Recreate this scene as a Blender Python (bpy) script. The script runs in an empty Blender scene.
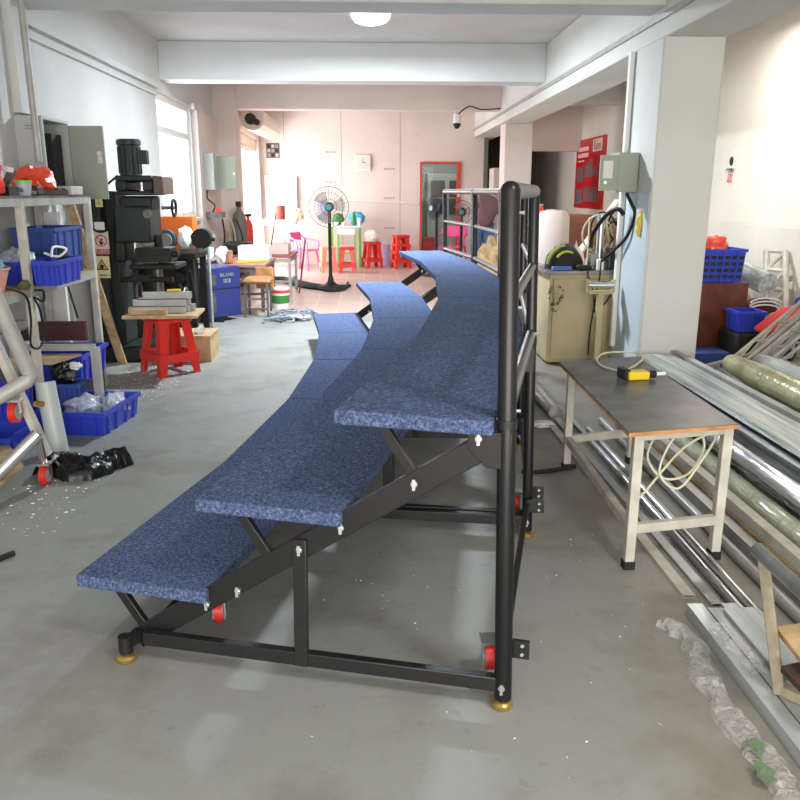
import bpy, bmesh, math, random
from mathutils import Vector, Matrix, Euler, noise
R = math.radians
PI = math.pi
scene = bpy.context.scene
COL = scene.collection

# ------------------------------------------------------------------ camera
CF, CP, CYAW, CROLL, CH = 796.0, .256, .0348, .002, 1.45
fw = Vector((math.sin(CYAW)*math.cos(CP), math.cos(CYAW)*math.cos(CP), -math.sin(CP)))
rt0 = Vector((math.cos(CYAW), -math.sin(CYAW), 0)); up0 = rt0.cross(fw)
rt = rt0*math.cos(CROLL) + up0*math.sin(CROLL); up = rt.cross(fw)
cam = bpy.data.cameras.new('camera'); cam.sensor_width = 36; cam.lens = CF/800*36; cam.clip_start = .05; cam.clip_end = 200
co = bpy.data.objects.new('camera', cam); COL.objects.link(co)
M3 = Matrix((rt, up, -fw)).transposed()
co.matrix_world = Matrix.Translation((0, 0, CH)) @ M3.to_4x4()
scene.camera = co

def ray(x, y): return fw*CF + rt*(x-400) - up*(y-400)
def G(x, y, z=0.0):
    d = ray(x, y); return Vector((0, 0, CH)) + d*((z-CH)/d.z)
def YY(x, y, Y):
    d = ray(x, y); return Vector((0, 0, CH)) + d*(Y/d.y)

# ------------------------------------------------------------------ light
scene.view_settings.view_transform = 'Standard'
scene.view_settings.look = 'None'
scene.view_settings.gamma = 1
scene.view_settings.use_curve_mapping = False
scene.view_settings.exposure = 0.0
w = bpy.data.worlds.new('World'); scene.world = w; w.use_nodes = True
bg = w.node_tree.nodes['Background']; bg.inputs[0].default_value = (.97, .95, 1, 1); bg.inputs[1].default_value = 2.2

def area(name, loc, rot, sx, sy, power, color, shape='RECTANGLE', spread=180):
    l = bpy.data.lights.new(name, 'AREA'); l.shape = shape; l.size = sx; l.size_y = sy; l.energy = power; l.color = color
    l.spread = R(spread)
    o = bpy.data.objects.new(name, l); o.location = loc; o.rotation_euler = rot; COL.objects.link(o); return o
# daylight through the open shop front behind the viewer, the rolled-up side shutter and the side window
area('daylight_front', (0.6, -3.9, 1.6), (R(90), 0, 0), 5.4, 2.6, 365, (1, .955, .885))
area('daylight_shutter', (-2.5, 15.0, 1.3), (0, R(-90), 0), 2.3, 2.3, 170, (1, .95, .95))
area('added_fill_light', (1.3, .6, 3.0), (0, 0, 0), .5, .5, 50, (1, .97, .92), 'DISK')  # added unseen light, lifts the deck tops and the near floor
area('added_fill_light', (3.3, 7.7, 2.98), (0, 0, 0), .4, .4, 42, (1, .95, .88), 'DISK')  # added unseen light, brightens the wall of the right bay
area('daylight_window', (-2.75, 10.6, 1.85), (0, R(-90), 0), 1.35, 1.7, 90, (.86, .94, 1))

# ------------------------------------------------------------------ helpers
def lin(c):
    c = c/255.0
    return c/12.92 if c <= .04045 else ((c+.055)/1.055)**2.4
def C(r, g, b): return (lin(r), lin(g), lin(b), 1)
def new_mat(name):
    m = bpy.data.materials.new(name); m.use_nodes = True
    return m, m.node_tree, m.node_tree.nodes['Principled BSDF']
def mat(name, rgb, rough=.6, metal=0, var=.0, scale=8, rgb2=None, bump=0, bscale=60, det=4, coat=0, lo=.35, hi=.65, spec=None, stretch=None):
    m, nt, p = new_mat(name)
    p.inputs['Base Color'].default_value = C(*rgb); p.inputs['Roughness'].default_value = rough; p.inputs['Metallic'].default_value = metal
    if coat: p.inputs['Coat Weight'].default_value = coat
    if spec is not None: p.inputs['Specular IOR Level'].default_value = spec
    if rgb2 or var or bump:
        tc = nt.nodes.new('ShaderNodeTexCoord'); src = tc.outputs['Object']
        if stretch:
            mp = nt.nodes.new('ShaderNodeMapping'); mp.inputs['Scale'].default_value = stretch; nt.links.new(src, mp.inputs[0]); src = mp.outputs[0]
    if rgb2 or var:
        if not rgb2: rgb2 = tuple(max(0, c*(1-var)) for c in rgb)
        n = nt.nodes.new('ShaderNodeTexNoise'); n.inputs['Scale'].default_value = scale; n.inputs['Detail'].default_value = det
        nt.links.new(src, n.inputs['Vector'])
        mr = nt.nodes.new('ShaderNodeMapRange'); mr.inputs[1].default_value = lo; mr.inputs[2].default_value = hi
        nt.links.new(n.outputs['Fac'], mr.inputs[0])
        mx = nt.nodes.new('ShaderNodeMix'); mx.data_type = 'RGBA'
        mx.inputs[6].default_value = C(*rgb); mx.inputs[7].default_value = C(*rgb2)
        nt.links.new(mr.outputs[0], mx.inputs[0]); nt.links.new(mx.outputs[2], p.inputs['Base Color'])
    if bump:
        n2 = nt.nodes.new('ShaderNodeTexNoise'); n2.inputs['Scale'].default_value = bscale; n2.inputs['Detail'].default_value = 6
        nt.links.new(src, n2.inputs['Vector'])
        b = nt.nodes.new('ShaderNodeBump'); b.inputs['Strength'].default_value = bump; b.inputs['Distance'].default_value = .02
        nt.links.new(n2.outputs['Fac'], b.inputs['Height']); nt.links.new(b.outputs[0], p.inputs['Normal'])
    return m
def emis(name, rgb, s):
    m, nt, p = new_mat(name); p.inputs['Base Color'].default_value = C(*rgb)
    p.inputs['Emission Color'].default_value = C(*rgb); p.inputs['Emission Strength'].default_value = s; return m
def film(name, rgb, alpha=.4, rough=.12, wr=14, bump=.6):
    m, nt, p = new_mat(name)
    p.inputs['Base Color'].default_value = C(*rgb); p.inputs['Roughness'].default_value = rough; p.inputs['Coat Weight'].default_value = .5
    tc = nt.nodes.new('ShaderNodeTexCoord'); n = nt.nodes.new('ShaderNodeTexNoise'); n.inputs['Scale'].default_value = wr; n.inputs['Detail'].default_value = 5; n.inputs['Distortion'].default_value = 1.2
    nt.links.new(tc.outputs['Object'], n.inputs['Vector'])
    b = nt.nodes.new('ShaderNodeBump'); b.inputs['Strength'].default_value = bump; b.inputs['Distance'].default_value = .03
    nt.links.new(n.outputs['Fac'], b.inputs['Height']); nt.links.new(b.outputs[0], p.inputs['Normal'])
    p.inputs['Alpha'].default_value = alpha
    return m

class MB:
    def __init__(s): s.v = []; s.f = []
    def add(s, vs, fs):
        o = len(s.v); s.v += [Vector(v) for v in vs]; s.f += [tuple(i+o for i in f) for f in fs]; return s
    def box(s, x0, x1, y0, y1, z0, z1, rz=0, rx=0, ry=0):
        c = Vector(((x0+x1)/2, (y0+y1)/2, (z0+z1)/2)); h = Vector((abs(x1-x0)/2, abs(y1-y0)/2, abs(z1-z0)/2))
        m = Euler((rx, ry, rz)).to_matrix()
        vs = [c + m @ Vector((i*h.x, j*h.y, k*h.z)) for i in (-1, 1) for j in (-1, 1) for k in (-1, 1)]
        return s.add(vs, [(0, 1, 3, 2), (4, 6, 7, 5), (0, 4, 5, 1), (2, 3, 7, 6), (0, 2, 6, 4), (1, 5, 7, 3)])
    def bar(s, a, b, wd, ht, upv=(0, 0, 1), hollow=False):
        a, b = Vector(a), Vector(b); d = (b-a).normalized(); u = Vector(upv)
        if abs(d.dot(u)) > .98: u = Vector((1, 0, 0))
        sx = d.cross(u).normalized()*wd/2; sz = sx.normalized().cross(d).normalized()*ht/2
        vs = [p+i*sx+j*sz for p in (a, b) for i, j in ((-1, -1), (1, -1), (1, 1), (-1, 1))]
        fs = [(0, 1, 5, 4), (1, 2, 6, 5), (2, 3, 7, 6), (3, 0, 4, 7)]
        if not hollow: return s.add(vs, fs+[(3, 2, 1, 0), (4, 5, 6, 7)])
        vi = [p+i*sx*.84+j*sz*.84 for p in (a, b) for i, j in ((-1, -1), (1, -1), (1, 1), (-1, 1))]
        f2 = [tuple(8+i for i in reversed(f)) for f in fs]
        for k in range(4):
            l = (k+1) % 4
            f2 += [(k, 8+k, 8+l, l), (4+k, 4+l, 12+l, 12+k)]
        return s.add(vs+vi, fs+f2)
    def tube(s, pts, r, n=10, closed=False, caps=True):
        P = [Vector(p) for p in pts]; N = len(P); rings = []; last = None
        for i, p in enumerate(P):
            if closed: t = (P[(i+1) % N]-P[i-1]).normalized()
            else: t = ((P[min(i+1, N-1)]-P[max(i-1, 0)])).normalized()
            if last is None:
                u = Vector((0, 0, 1)) if abs(t.z) < .9 else Vector((1, 0, 0)); a = t.cross(u).normalized()
            else:
                a = (last - t*last.dot(t)); a = a.normalized() if a.length > 1e-6 else t.orthogonal().normalized()
            last = a; b = t.cross(a); rr = r[i] if isinstance(r, (list, tuple)) else r
            rings.append([p + a*math.cos(2*PI*k/n)*rr + b*math.sin(2*PI*k/n)*rr for k in range(n)])
        vs = [v for q in rings for v in q]; fs = []
        for i in range(N if closed else N-1):
            j = (i+1) % N
            for k in range(n): fs.append((i*n+k, i*n+(k+1) % n, j*n+(k+1) % n, j*n+k))
        if caps and not closed: fs += [tuple(reversed(range(n))), tuple((N-1)*n+k for k in range(n))]
        return s.add(vs, fs)
    def cyl(s, a, b, r, r2=None, n=20): return s.tube([a, b], [r, r if r2 is None else r2], n)
    def pipe(s, a, b, r, n=18, th=.12):
        a, b = Vector(a), Vector(b); d = (b-a).normalized()
        return s.tube([a+d*.001, a, b, b-d*.001, a+d*.001], [r*(1-th), r, r, r*(1-th), r*(1-th)], n, caps=False)
    def lathe(s, prof, c=(0, 0, 0), n=24, sx=1, sy=1):
        c = Vector(c); vs = []; fs = []
        for r, z in prof:
            for k in range(n): vs.append(c+Vector((r*sx*math.cos(2*PI*k/n), r*sy*math.sin(2*PI*k/n), z)))
        for i in range(len(prof)-1):
            for k in range(n): fs.append((i*n+k, i*n+(k+1) % n, (i+1)*n+(k+1) % n, (i+1)*n+k))
        fs += [tuple(reversed(range(n))), tuple((len(prof)-1)*n+k for k in range(n))]
        return s.add(vs, fs)
    def prism(s, poly, vec):
        vec = Vector(vec); P = [Vector(p) for p in poly]; n = len(P)
        return s.add(P+[p+vec for p in P], [tuple(reversed(range(n))), tuple(range(n, 2*n))]+[(k, (k+1) % n, n+(k+1) % n, n+k) for k in range(n)])
    def blob(s, c, rad, seed=0, amp=.25, freq=2.2, sub=3, flat=None):
        bm = bmesh.new(); bmesh.ops.create_icosphere(bm, subdivisions=sub, radius=1); c = Vector(c)
        vs = []
        for v in bm.verts:
            d = v.co.normalized(); q = 1+amp*(noise.noise(d*freq+Vector((seed*3.7, seed, 0)))*1.6 + .5*noise.noise(d*freq*3+Vector((seed, 9, 3))))
            p = Vector((d.x*rad[0]*q, d.y*rad[1]*q, d.z*rad[2]*q))
            if flat is not None: p.z = max(p.z, flat)
            vs.append(c+p)
        fs = [tuple(v.index for v in f.verts) for f in bm.faces]; bm.free()
        return s.add(vs, fs)
    def build(s, name, m, parent=None, smooth=35, bevel=0, segs=2):
        off = Vector(parent['_o']) if parent is not None and '_o' in parent.keys() else Vector((0, 0, 0))
        if parent is None:
            xs = [v.x for v in s.v]; ys = [v.y for v in s.v]; zs = [v.z for v in s.v]
            off = Vector(((min(xs)+max(xs))/2, (min(ys)+max(ys))/2, min(zs)))
        me = bpy.data.meshes.new(name); me.from_pydata([tuple(v-off) for v in s.v], [], s.f)
        bm = bmesh.new(); bm.from_mesh(me); bmesh.ops.recalc_face_normals(bm, faces=bm.faces); bm.to_mesh(me); bm.free()
        if smooth:
            for p in me.polygons: p.use_smooth = True
            me.set_sharp_from_angle(angle=R(smooth))
        me.materials.append(m)
        o = bpy.data.objects.new(name, me); COL.objects.link(o)
        if bevel:
            b = o.modifiers.new('b', 'BEVEL'); b.width = bevel; b.segments = segs; b.limit_method = 'ANGLE'; b.angle_limit = R(40)
        if parent is None: o.location = off; o['_o'] = tuple(off)
        else: o.parent = parent; o['_o'] = tuple(off)
        return o
def tag(o, label=None, cat=None, group=None, kind=None):
    if label: o['label'] = label
    if cat: o['category'] = cat
    if group: o['group'] = group
    if kind: o['kind'] = kind
    return o
def thing(name, label, cat, loc=(0, 0, 0), group=None):
    o = bpy.data.objects.new(name, None); COL.objects.link(o); o.location = Vector(loc); o['_o'] = tuple(Vector(loc)); o.empty_display_size = .1
    return tag(o, label, cat, group)
def copy_tree(o, parent=None):
    c = o.copy(); COL.objects.link(c); c.parent = parent
    for ch in [q for q in bpy.data.objects if q.parent == o]: copy_tree(ch, c)
    return c
def dup(o, loc, rz=0, label=None, sc=None):
    c = copy_tree(o); c.location = loc; c.rotation_euler = (0, 0, rz)
    if sc: c.scale = (sc, sc, sc)
    if label: c['label'] = label
    return c
def struct(o): o['kind'] = 'structure'; return o
def smoothpath(pts, n=8):
    P = [Vector(p) for p in pts]; out = []
    for i in range(len(P)-1):
        p0, p1, p2, p3 = P[max(i-1, 0)], P[i], P[i+1], P[min(i+2, len(P)-1)]
        for k in range(n):
            t = k/n
            out.append(.5*((2*p1)+(p2-p0)*t+(2*p0-5*p1+4*p2-p3)*t*t+(3*p1-p0-3*p2+p3)*t**3))
    out.append(P[-1]); return out
def wire(name, pts, r, m, parent=None, n=6, k=8): return MB().tube(smoothpath(pts, k), r, n).build(name, m, parent)
def text(s, size, origin, xdir, ydir, m, parent, name='lettering', depth=.0008, align='CENTER'):
    cu = bpy.data.curves.new('t', 'FONT'); cu.body = s; cu.size = size; cu.align_x = align; cu.align_y = 'CENTER'; cu.extrude = depth; cu.resolution_u = 3
    t = bpy.data.objects.new('t', cu); COL.objects.link(t); dg = bpy.context.evaluated_depsgraph_get(); dg.update()
    me = bpy.data.meshes.new_from_object(t.evaluated_get(dg)); bpy.data.objects.remove(t)
    x = Vector(xdir).normalized(); y = Vector(ydir).normalized(); z = x.cross(y)
    off = Vector(parent['_o']) if parent is not None else Vector((0, 0, 0))
    M = Matrix.Translation(Vector(origin)-off) @ Matrix((x, y, z)).transposed().to_4x4()
    me.transform(M); me.materials.clear(); me.materials.append(m)
    o = bpy.data.objects.new(name, me); COL.objects.link(o); o.parent = parent; o['_o'] = tuple(off); return o

# ------------------------------------------------------------------ materials
def wall_mat(name, rgb, rgb2, pink=None):
    m, nt, p = new_mat(name); p.inputs['Roughness'].default_value = .75
    tc = nt.nodes.new('ShaderNodeTexCoord')
    n = nt.nodes.new('ShaderNodeTexNoise'); n.inputs['Scale'].default_value = .9; n.inputs['Detail'].default_value = 6
    n2 = nt.nodes.new('ShaderNodeTexNoise'); n2.inputs['Scale'].default_value = 9; n2.inputs['Detail'].default_value = 8; n2.inputs['Roughness'].default_value = .7
    for q in (n, n2): nt.links.new(tc.outputs['Object'], q.inputs['Vector'])
    mr = nt.nodes.new('ShaderNodeMapRange'); mr.inputs[1].default_value = .4; mr.inputs[2].default_value = .7; nt.links.new(n.outputs[0], mr.inputs[0])
    mx = nt.nodes.new('ShaderNodeMix'); mx.data_type = 'RGBA'; mx.inputs[6].default_value = C(*rgb); mx.inputs[7].default_value = C(*rgb2); nt.links.new(mr.outputs[0], mx.inputs[0])
    mr2 = nt.nodes.new('ShaderNodeMapRange'); mr2.inputs[1].default_value = .66; mr2.inputs[2].default_value = .74; mr2.inputs[4].default_value = .5; nt.links.new(n2.outputs[0], mr2.inputs[0])
    mx2 = nt.nodes.new('ShaderNodeMix'); mx2.data_type = 'RGBA'; mx2.inputs[7].default_value = C(150, 140, 128); nt.links.new(mr2.outputs[0], mx2.inputs[0]); nt.links.new(mx.outputs[2], mx2.inputs[6])
    nt.links.new(mx2.outputs[2], p.inputs['Base Color'])
    b = nt.nodes.new('ShaderNodeBump'); b.inputs['Strength'].default_value = .25; b.inputs['Distance'].default_value = .01; nt.links.new(n2.outputs[0], b.inputs['Height']); nt.links.new(b.outputs[0], p.inputs['Normal'])
    return m
m_wall = wall_mat('plaster_white', (208, 209, 207), (196, 197, 194))
m_wallp = wall_mat('plaster_pinkish', (226, 214, 207), (214, 201, 193))
m_warm = wall_mat('plaster_warm_white', (222, 217, 206), (210, 205, 194))
m_beam = wall_mat('beam_white', (222, 224, 224), (210, 212, 212))
m_ceil = wall_mat('ceiling_white', (205, 203, 202), (192, 189, 187))
m_colm = wall_mat('column_white', (216, 217, 212), (204, 205, 199))
m_cblue = wall_mat('column_pale_blue', (196, 208, 216), (184, 196, 204))
m_dark = wall_mat('plaster_painted_shade', (110, 100, 92), (90, 82, 76))  # shade of the unlit rear passage put into the plaster colour

def floor_mat():
    m, nt, p = new_mat('concrete_floor')
    tc = nt.nodes.new('ShaderNodeTexCoord'); L = nt.links.new
    def nz(s, d, r=.5, dist=0):
        n = nt.nodes.new('ShaderNodeTexNoise'); n.inputs['Scale'].default_value = s; n.inputs['Detail'].default_value = d; n.inputs['Roughness'].default_value = r; n.inputs['Distortion'].default_value = dist
        L(tc.outputs['Object'], n.inputs['Vector']); return n
    def rng(n, a, b, lo=0, hi=1):
        q = nt.nodes.new('ShaderNodeMapRange'); q.inputs[1].default_value = a; q.inputs[2].default_value = b; q.inputs[3].default_value = lo; q.inputs[4].default_value = hi; L(n.outputs[0], q.inputs[0]); return q
    def mix(f, a, b):
        q = nt.nodes.new('ShaderNodeMix'); q.data_type = 'RGBA'; L(f.outputs[0], q.inputs[0])
        for i, c in ((6, a), (7, b)):
            if isinstance(c, tuple): q.inputs[i].default_value = c
            else: L(c.outputs[2], q.inputs[i])
        return q
    # worn bare concrete on the right, cool lamp light painted into the left
    sep = nt.nodes.new('ShaderNodeSeparateXYZ'); L(tc.outputs['Object'], sep.inputs[0])
    n1 = nz(.7, 6, .6, .4)
    add = nt.nodes.new('ShaderNodeMath'); add.operation = 'MULTIPLY_ADD'; L(n1.outputs[0], add.inputs[0]); add.inputs[1].default_value = 2.2; L(sep.outputs[0], add.inputs[2])
    f1 = rng(add, .9, 2.0)
    base = mix(f1, C(146, 149, 145), C(140, 134, 122))
    n2 = nz(2.6, 8, .62); base = mix(rng(n2, .48, .74, 0, .7), base, C(112, 106, 94))
    n3 = nz(18, 6, .7); base = mix(rng(n3, .58, .8, 0, .5), base, C(98, 93, 84))
    n4 = nz(140, 3, .6); base = mix(rng(n4, .68, .78, 0, .35), base, C(205, 203, 196))
    L(base.outputs[2], p.inputs['Base Color'])
    rr = rng(n2, .3, .7, .42, .62); L(rr.outputs[0], p.inputs['Roughness'])
    b = nt.nodes.new('ShaderNodeBump'); b.inputs['Strength'].default_value = .12; b.inputs['Distance'].default_value = .01; L(n3.outputs[0], b.inputs['Height']); L(b.outputs[0], p.inputs['Normal'])
    return m
m_floor = floor_mat()
def tile_mat():
    m, nt, p = new_mat('floor_tiles'); tc = nt.nodes.new('ShaderNodeTexCoord')
    bt = nt.nodes.new('ShaderNodeTexBrick'); bt.offset = 0; bt.inputs['Scale'].default_value = 1
    bt.inputs['Brick Width'].default_value = .3; bt.inputs['Row Height'].default_value = .3; bt.inputs['Mortar Size'].default_value = .006
    bt.inputs['Color1'].default_value = C(200, 174, 164); bt.inputs['Color2'].default_value = C(190, 164, 154); bt.inputs['Mortar'].default_value = C(225, 200, 190)
    nt.links.new(tc.outputs['Object'], bt.inputs['Vector']); nt.links.new(bt.outputs[0], p.inputs['Base Color']); p.inputs['Roughness'].default_value = .35
    return m
m_tile = tile_mat()
def carpet_mat():
    m, nt, p = new_mat('blue_carpet'); tc = nt.nodes.new('ShaderNodeTexCoord'); L = nt.links.new
    mp = nt.nodes.new('ShaderNodeMapping'); L(tc.outputs['Object'], mp.inputs[0])
    n = nt.nodes.new('ShaderNodeTexNoise'); n.inputs['Scale'].default_value = 105; n.inputs['Detail'].default_value = 5; n.inputs['Roughness'].default_value = .85; L(mp.outputs[0], n.inputs['Vector'])
    cr = nt.nodes.new('ShaderNodeValToRGB'); e = cr.color_ramp.elements
    e[0].position = .34; e[0].color = C(34, 42, 66); e[1].position = .5; e[1].color = C(76, 90, 124)
    x = e.new(.62); x.color = C(114, 128, 160); x = e.new(.72); x.color = C(176, 184, 200)
    L(n.outputs[0], cr.inputs[0]); L(cr.outputs[0], p.inputs['Base Color']); p.inputs['Roughness'].default_value = .95; p.inputs['Specular IOR Level'].default_value = .05
    b = nt.nodes.new('ShaderNodeBump'); b.inputs['Strength'].default_value = .5; b.inputs['Distance'].default_value = .004; L(n.outputs[0], b.inputs['Height']); L(b.outputs[0], p.inputs['Normal'])
    return m
m_carpet = carpet_mat()
m_blk = mat('black_powder_coat', (26, 26, 28), .42, 0, coat=.15)
m_blks = mat('black_anodised', (30, 30, 32), .3, .35)
m_rail = mat('grey_anodised_tube', (120, 118, 116), .3, .85)
m_sil = mat('aluminium', (196, 198, 200), .28, .9, var=.12, scale=12)
m_sil2 = mat('dull_aluminium', (176, 177, 176), .42, .45, var=.15, scale=6)
m_chr = mat('zinc', (215, 215, 212), .25, .9)
m_gold = mat('yellow_zinc', (190, 160, 90), .3, .8)
m_redw = mat('red_wheel', (205, 45, 35), .45)
m_greyp = mat('grey_plastic', (150, 150, 150), .5)
m_rackw = mat('cream_paint_steel', (202, 198, 186), .5, .1, var=.12, scale=10)
m_rackg = mat('pale_grey_steel', (178, 178, 174), .5, .2, var=.1, scale=10)
m_blue = mat('blue_crate', (44, 66, 190), .42, coat=.1)
m_blued = mat('dusty_blue_crate', (52, 82, 158), .5, var=.15, scale=6)
m_red = mat('red_plastic', (226, 48, 38), .38, coat=.2)
m_pink = mat('pink_basin', (232, 168, 156), .4)
m_mag = mat('magenta_plastic', (236, 84, 150), .4)
m_lil = mat('lilac_plastic', (214, 130, 220), .4)
m_wood = mat('pale_wood', (205, 172, 128), .6, var=.18, scale=14, bump=.1)
m_wood2 = mat('orange_wood', (196, 140, 90), .6, var=.2, scale=14)
m_ply = mat('plywood', (196, 168, 128), .6, var=.15, scale=10)
m_rdwood = mat('red_brown_board', (116, 54, 34), .45, rgb2=(82, 34, 22), scale=7, det=8, coat=.2)
m_drk = mat('dark_machine_green', (30, 40, 36), .5, var=.25, scale=8)
m_iron = mat('dark_iron', (42, 40, 38), .5, .4, var=.3, scale=9)
m_rub = mat('black_rubber', (22, 22, 22), .7)
m_steel = mat('worn_steel', (128, 126, 122), .4, .7, var=.25, scale=10)
m_beige = mat('beige_steel', (188, 174, 134), .5, var=.12, scale=3)
m_ebox = mat('grey_green_enclosure', (148, 154, 140), .45, .1)
m_eboxl = mat('light_grey_enclosure', (176, 180, 176), .45, .1)
m_white = mat('white_plastic', (232, 232, 228), .45)
m_paper = mat('white_paper', (240, 240, 240), .7)
m_welder = mat('welder_blue', (34, 46, 112), .4, coat=.2)
m_org = mat('orange_red_bag', (238, 84, 56), .4)
m_orange = mat('orange_paint', (232, 110, 38), .45)
m_green = mat('lime_green_paint', (120, 190, 60), .4)
m_dgreen = mat('green_pack', (60, 130, 60), .5)
m_yel = mat('yellow_plastic', (226, 196, 40), .45)
m_cyan = mat('cyan_bag', (70, 175, 220), .4)
m_tan = mat('tan_cloth', (206, 178, 132), .8, var=.2, scale=9)
m_redd = mat('red_door_paint', (206, 62, 52), .45)
m_office = mat('office_grey_green', (160, 170, 162), .6)
m_tabletop = mat('scratched_dark_laminate', (104, 101, 96), .36, rgb2=(72, 70, 67), scale=9, det=8)
m_hose = mat('clear_hose', (206, 204, 176), .3)
m_film = film('clear_film', (244, 244, 240), .34, .08, 40, 1.0)
m_filmg = film('greenish_film', (196, 202, 176), .75, .15)
m_bagc = film('clear_bag', (215, 222, 235), .6)
m_bagw = mat('white_bag', (236, 232, 232), .45, bump=.5, bscale=25)
m_bagk = mat('black_bag', (18, 18, 20), .3, bump=1, bscale=14)
m_posterred = mat('poster_red', (200, 30, 34), .4)
m_postg = mat('poster_photo_grey', (150, 140, 140), .5, rgb2=(60, 50, 60), scale=60)
m_signy = mat('sign_cream', (228, 220, 176), .5)
m_signg = mat('sign_light', (222, 222, 212), .5)
m_signr = mat('sign_red', (214, 70, 66), .5)
m_ink = mat('black_ink', (24, 22, 22), .6)
m_greytxt = mat('grey_print', (150, 132, 124), .7)
m_hair = mat('black_hair', (24, 20, 18), .6)
m_skin = mat('skin', (196, 148, 120), .55)
m_plum = mat('plum_sweater', (112, 84, 84), .85)
m_jean = mat('blue_jeans', (84, 116, 160), .85, var=.15, scale=20)
m_dkblue = mat('navy_plastic', (40, 52, 88), .5)
m_teal = mat('teal_plastic', (40, 140, 140), .4)
m_shut = mat('shutter_cream', (232, 222, 202), .5)
def glass_mat():
    m = bpy.data.materials.new('window_glass'); m.use_nodes = True; nt = m.node_tree; nt.nodes.clear()
    o = nt.nodes.new('ShaderNodeOutputMaterial'); t = nt.nodes.new('ShaderNodeBsdfTransparent'); g = nt.nodes.new('ShaderNodeBsdfGlossy'); g.inputs['Roughness'].default_value = .03
    x = nt.nodes.new('ShaderNodeMixShader'); x.inputs[0].default_value = .08; nt.links.new(t.outputs[0], x.inputs[1]); nt.links.new(g.outputs[0], x.inputs[2]); nt.links.new(x.outputs[0], o.inputs[0]); return m
m_glass = glass_mat(); m_glass2 = glass_mat(); m_glass2.node_tree.nodes['Mix Shader'].inputs[0].default_value = .006

# ------------------------------------------------------------------ the room
ZC = 3.12; XL = -2.45; XR = 3.95; YB = 16.6; ZB = 2.70
struct(MB().box(XL-.2, XR+.2, -4.2, 9.7, -.2, 0).build('floor', m_floor))
struct(MB().box(XL-.2, XR+.2, 9.7, 21, -.2, 0).build('floor', m_tile))
struct(MB().box(XL-.2, XR+.2, -4.2, 21, ZC, ZC+.2).build('ceiling', m_ceil))
b = MB()   # left wall with a window and a shutter opening
b.box(XL-.2, XL, -4.2, 9.72, 0, ZC); b.box(XL-.2, XL, 11.5, 13.5, 0, ZC); b.box(XL-.2, XL, 9.72, 11.5, 0, 1.1); b.box(XL-.2, XL, 9.72, 11.5, 2.56, ZC)
struct(b.build('wall_left', m_wall))
b = MB(); b.box(XL+.001, -2.1, 13.1, 13.5, 0, ZC); b.box(XL-.2, -2.2, 13.5, 13.9, 0, ZC); b.box(-2.4, -2.2, 13.9, 16.3, 2.42, ZC); b.box(-2.4, -2.2, 16.3, 16.6, 0, ZC)
b.box(XL+.001, XL+.07, 11.6, 13.1, 0, 2.52)
struct(b.build('wall_left', m_wallp))
b = MB(); b.box(XL-.2, .97, YB, YB+.12, 0, ZC); b.box(1.79, 2.25, YB, YB+.12, 0, ZC); b.box(.97, 1.79, YB, YB+.12, 2.03, ZC)
struct(b.build('wall_back', m_wallp))
struct(MB().box(XR, XR+.2, -4.2, 21, 0, ZC).build('wall_right', m_warm))
struct(MB().box(XL-.2, XR+.2, 20.8, 21, 0, ZC).build('wall_back', m_dark))
b = MB(); b.box(XL-.2, -2.1, -4.2, -4, 0, ZC); b.box(3.3, XR+.2, -4.2, -4, 0, ZC); b.box(-2.1, 3.3, -4.2, -4, 2.9, ZC)
struct(b.build('wall_front', m_wall))
# office behind the doorway
b = MB(); b.box(.3, .4, YB+.12, 19.6, 0, ZC); b.box(2.25, 2.35, YB+.12, 20.8, 0, ZC); b.box(.3, 2.3, 19.5, 19.6, 0, ZC)
struct(b.build('wall_office', m_office))
# beams
for y0, y1, m in ((5.95, 6.3, m_colm), (9.95, 10.3, m_beam)):
    struct(MB().box(XL, 2.05, y0, y1, ZB, ZC).build('trim_beam', m, bevel=.008))
struct(MB().box(XL, 2.1, 13.25, 13.6, ZB, ZC).build('trim_beam', m_wallp, bevel=.008))
struct(MB().box(XL, 2.05, 2.0, 2.3, ZB, ZC).build('trim_beam', m_colm, bevel=.008))
b = MB(); b.box(2.05, 2.5, -4, 20.8, 2.5, ZC); struct(b.build('trim_beam', m_colm, bevel=.01))
b = MB(); b.box(2.03, 2.05, -4, 20, 2.62, 2.66); struct(b.build('trim_beam', m_rackg))   # plaster lip along the beam
for y in (5.95, 9.95, 13.25): struct(MB().box(2.5, XR, y, y+.3, ZB+.1, ZC).build('trim_beam', m_colm))
struct(MB().box(2.5, XR, 15.6, 15.9, 2.2, ZC).build('trim_beam', m_wallp))
# columns
b = MB(); b.box(2.03, 2.47, 5.9, 6.6, 0, 2.5); struct(b.build('wall_column', m_colm, bevel=.012))
struct(MB().box(2.025, 2.03, 5.93, 6.6, 0, 1.45).build('trim_dado', m_cblue))
struct(MB().box(1.99, 2.024, 6.5, 6.55, .2, 2.49).build('trim_conduit', m_white))
struct(MB().box(2.12, 2.56, 13.2, 13.7, 0, 2.5).build('wall_column', m_wallp, bevel=.01))
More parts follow.
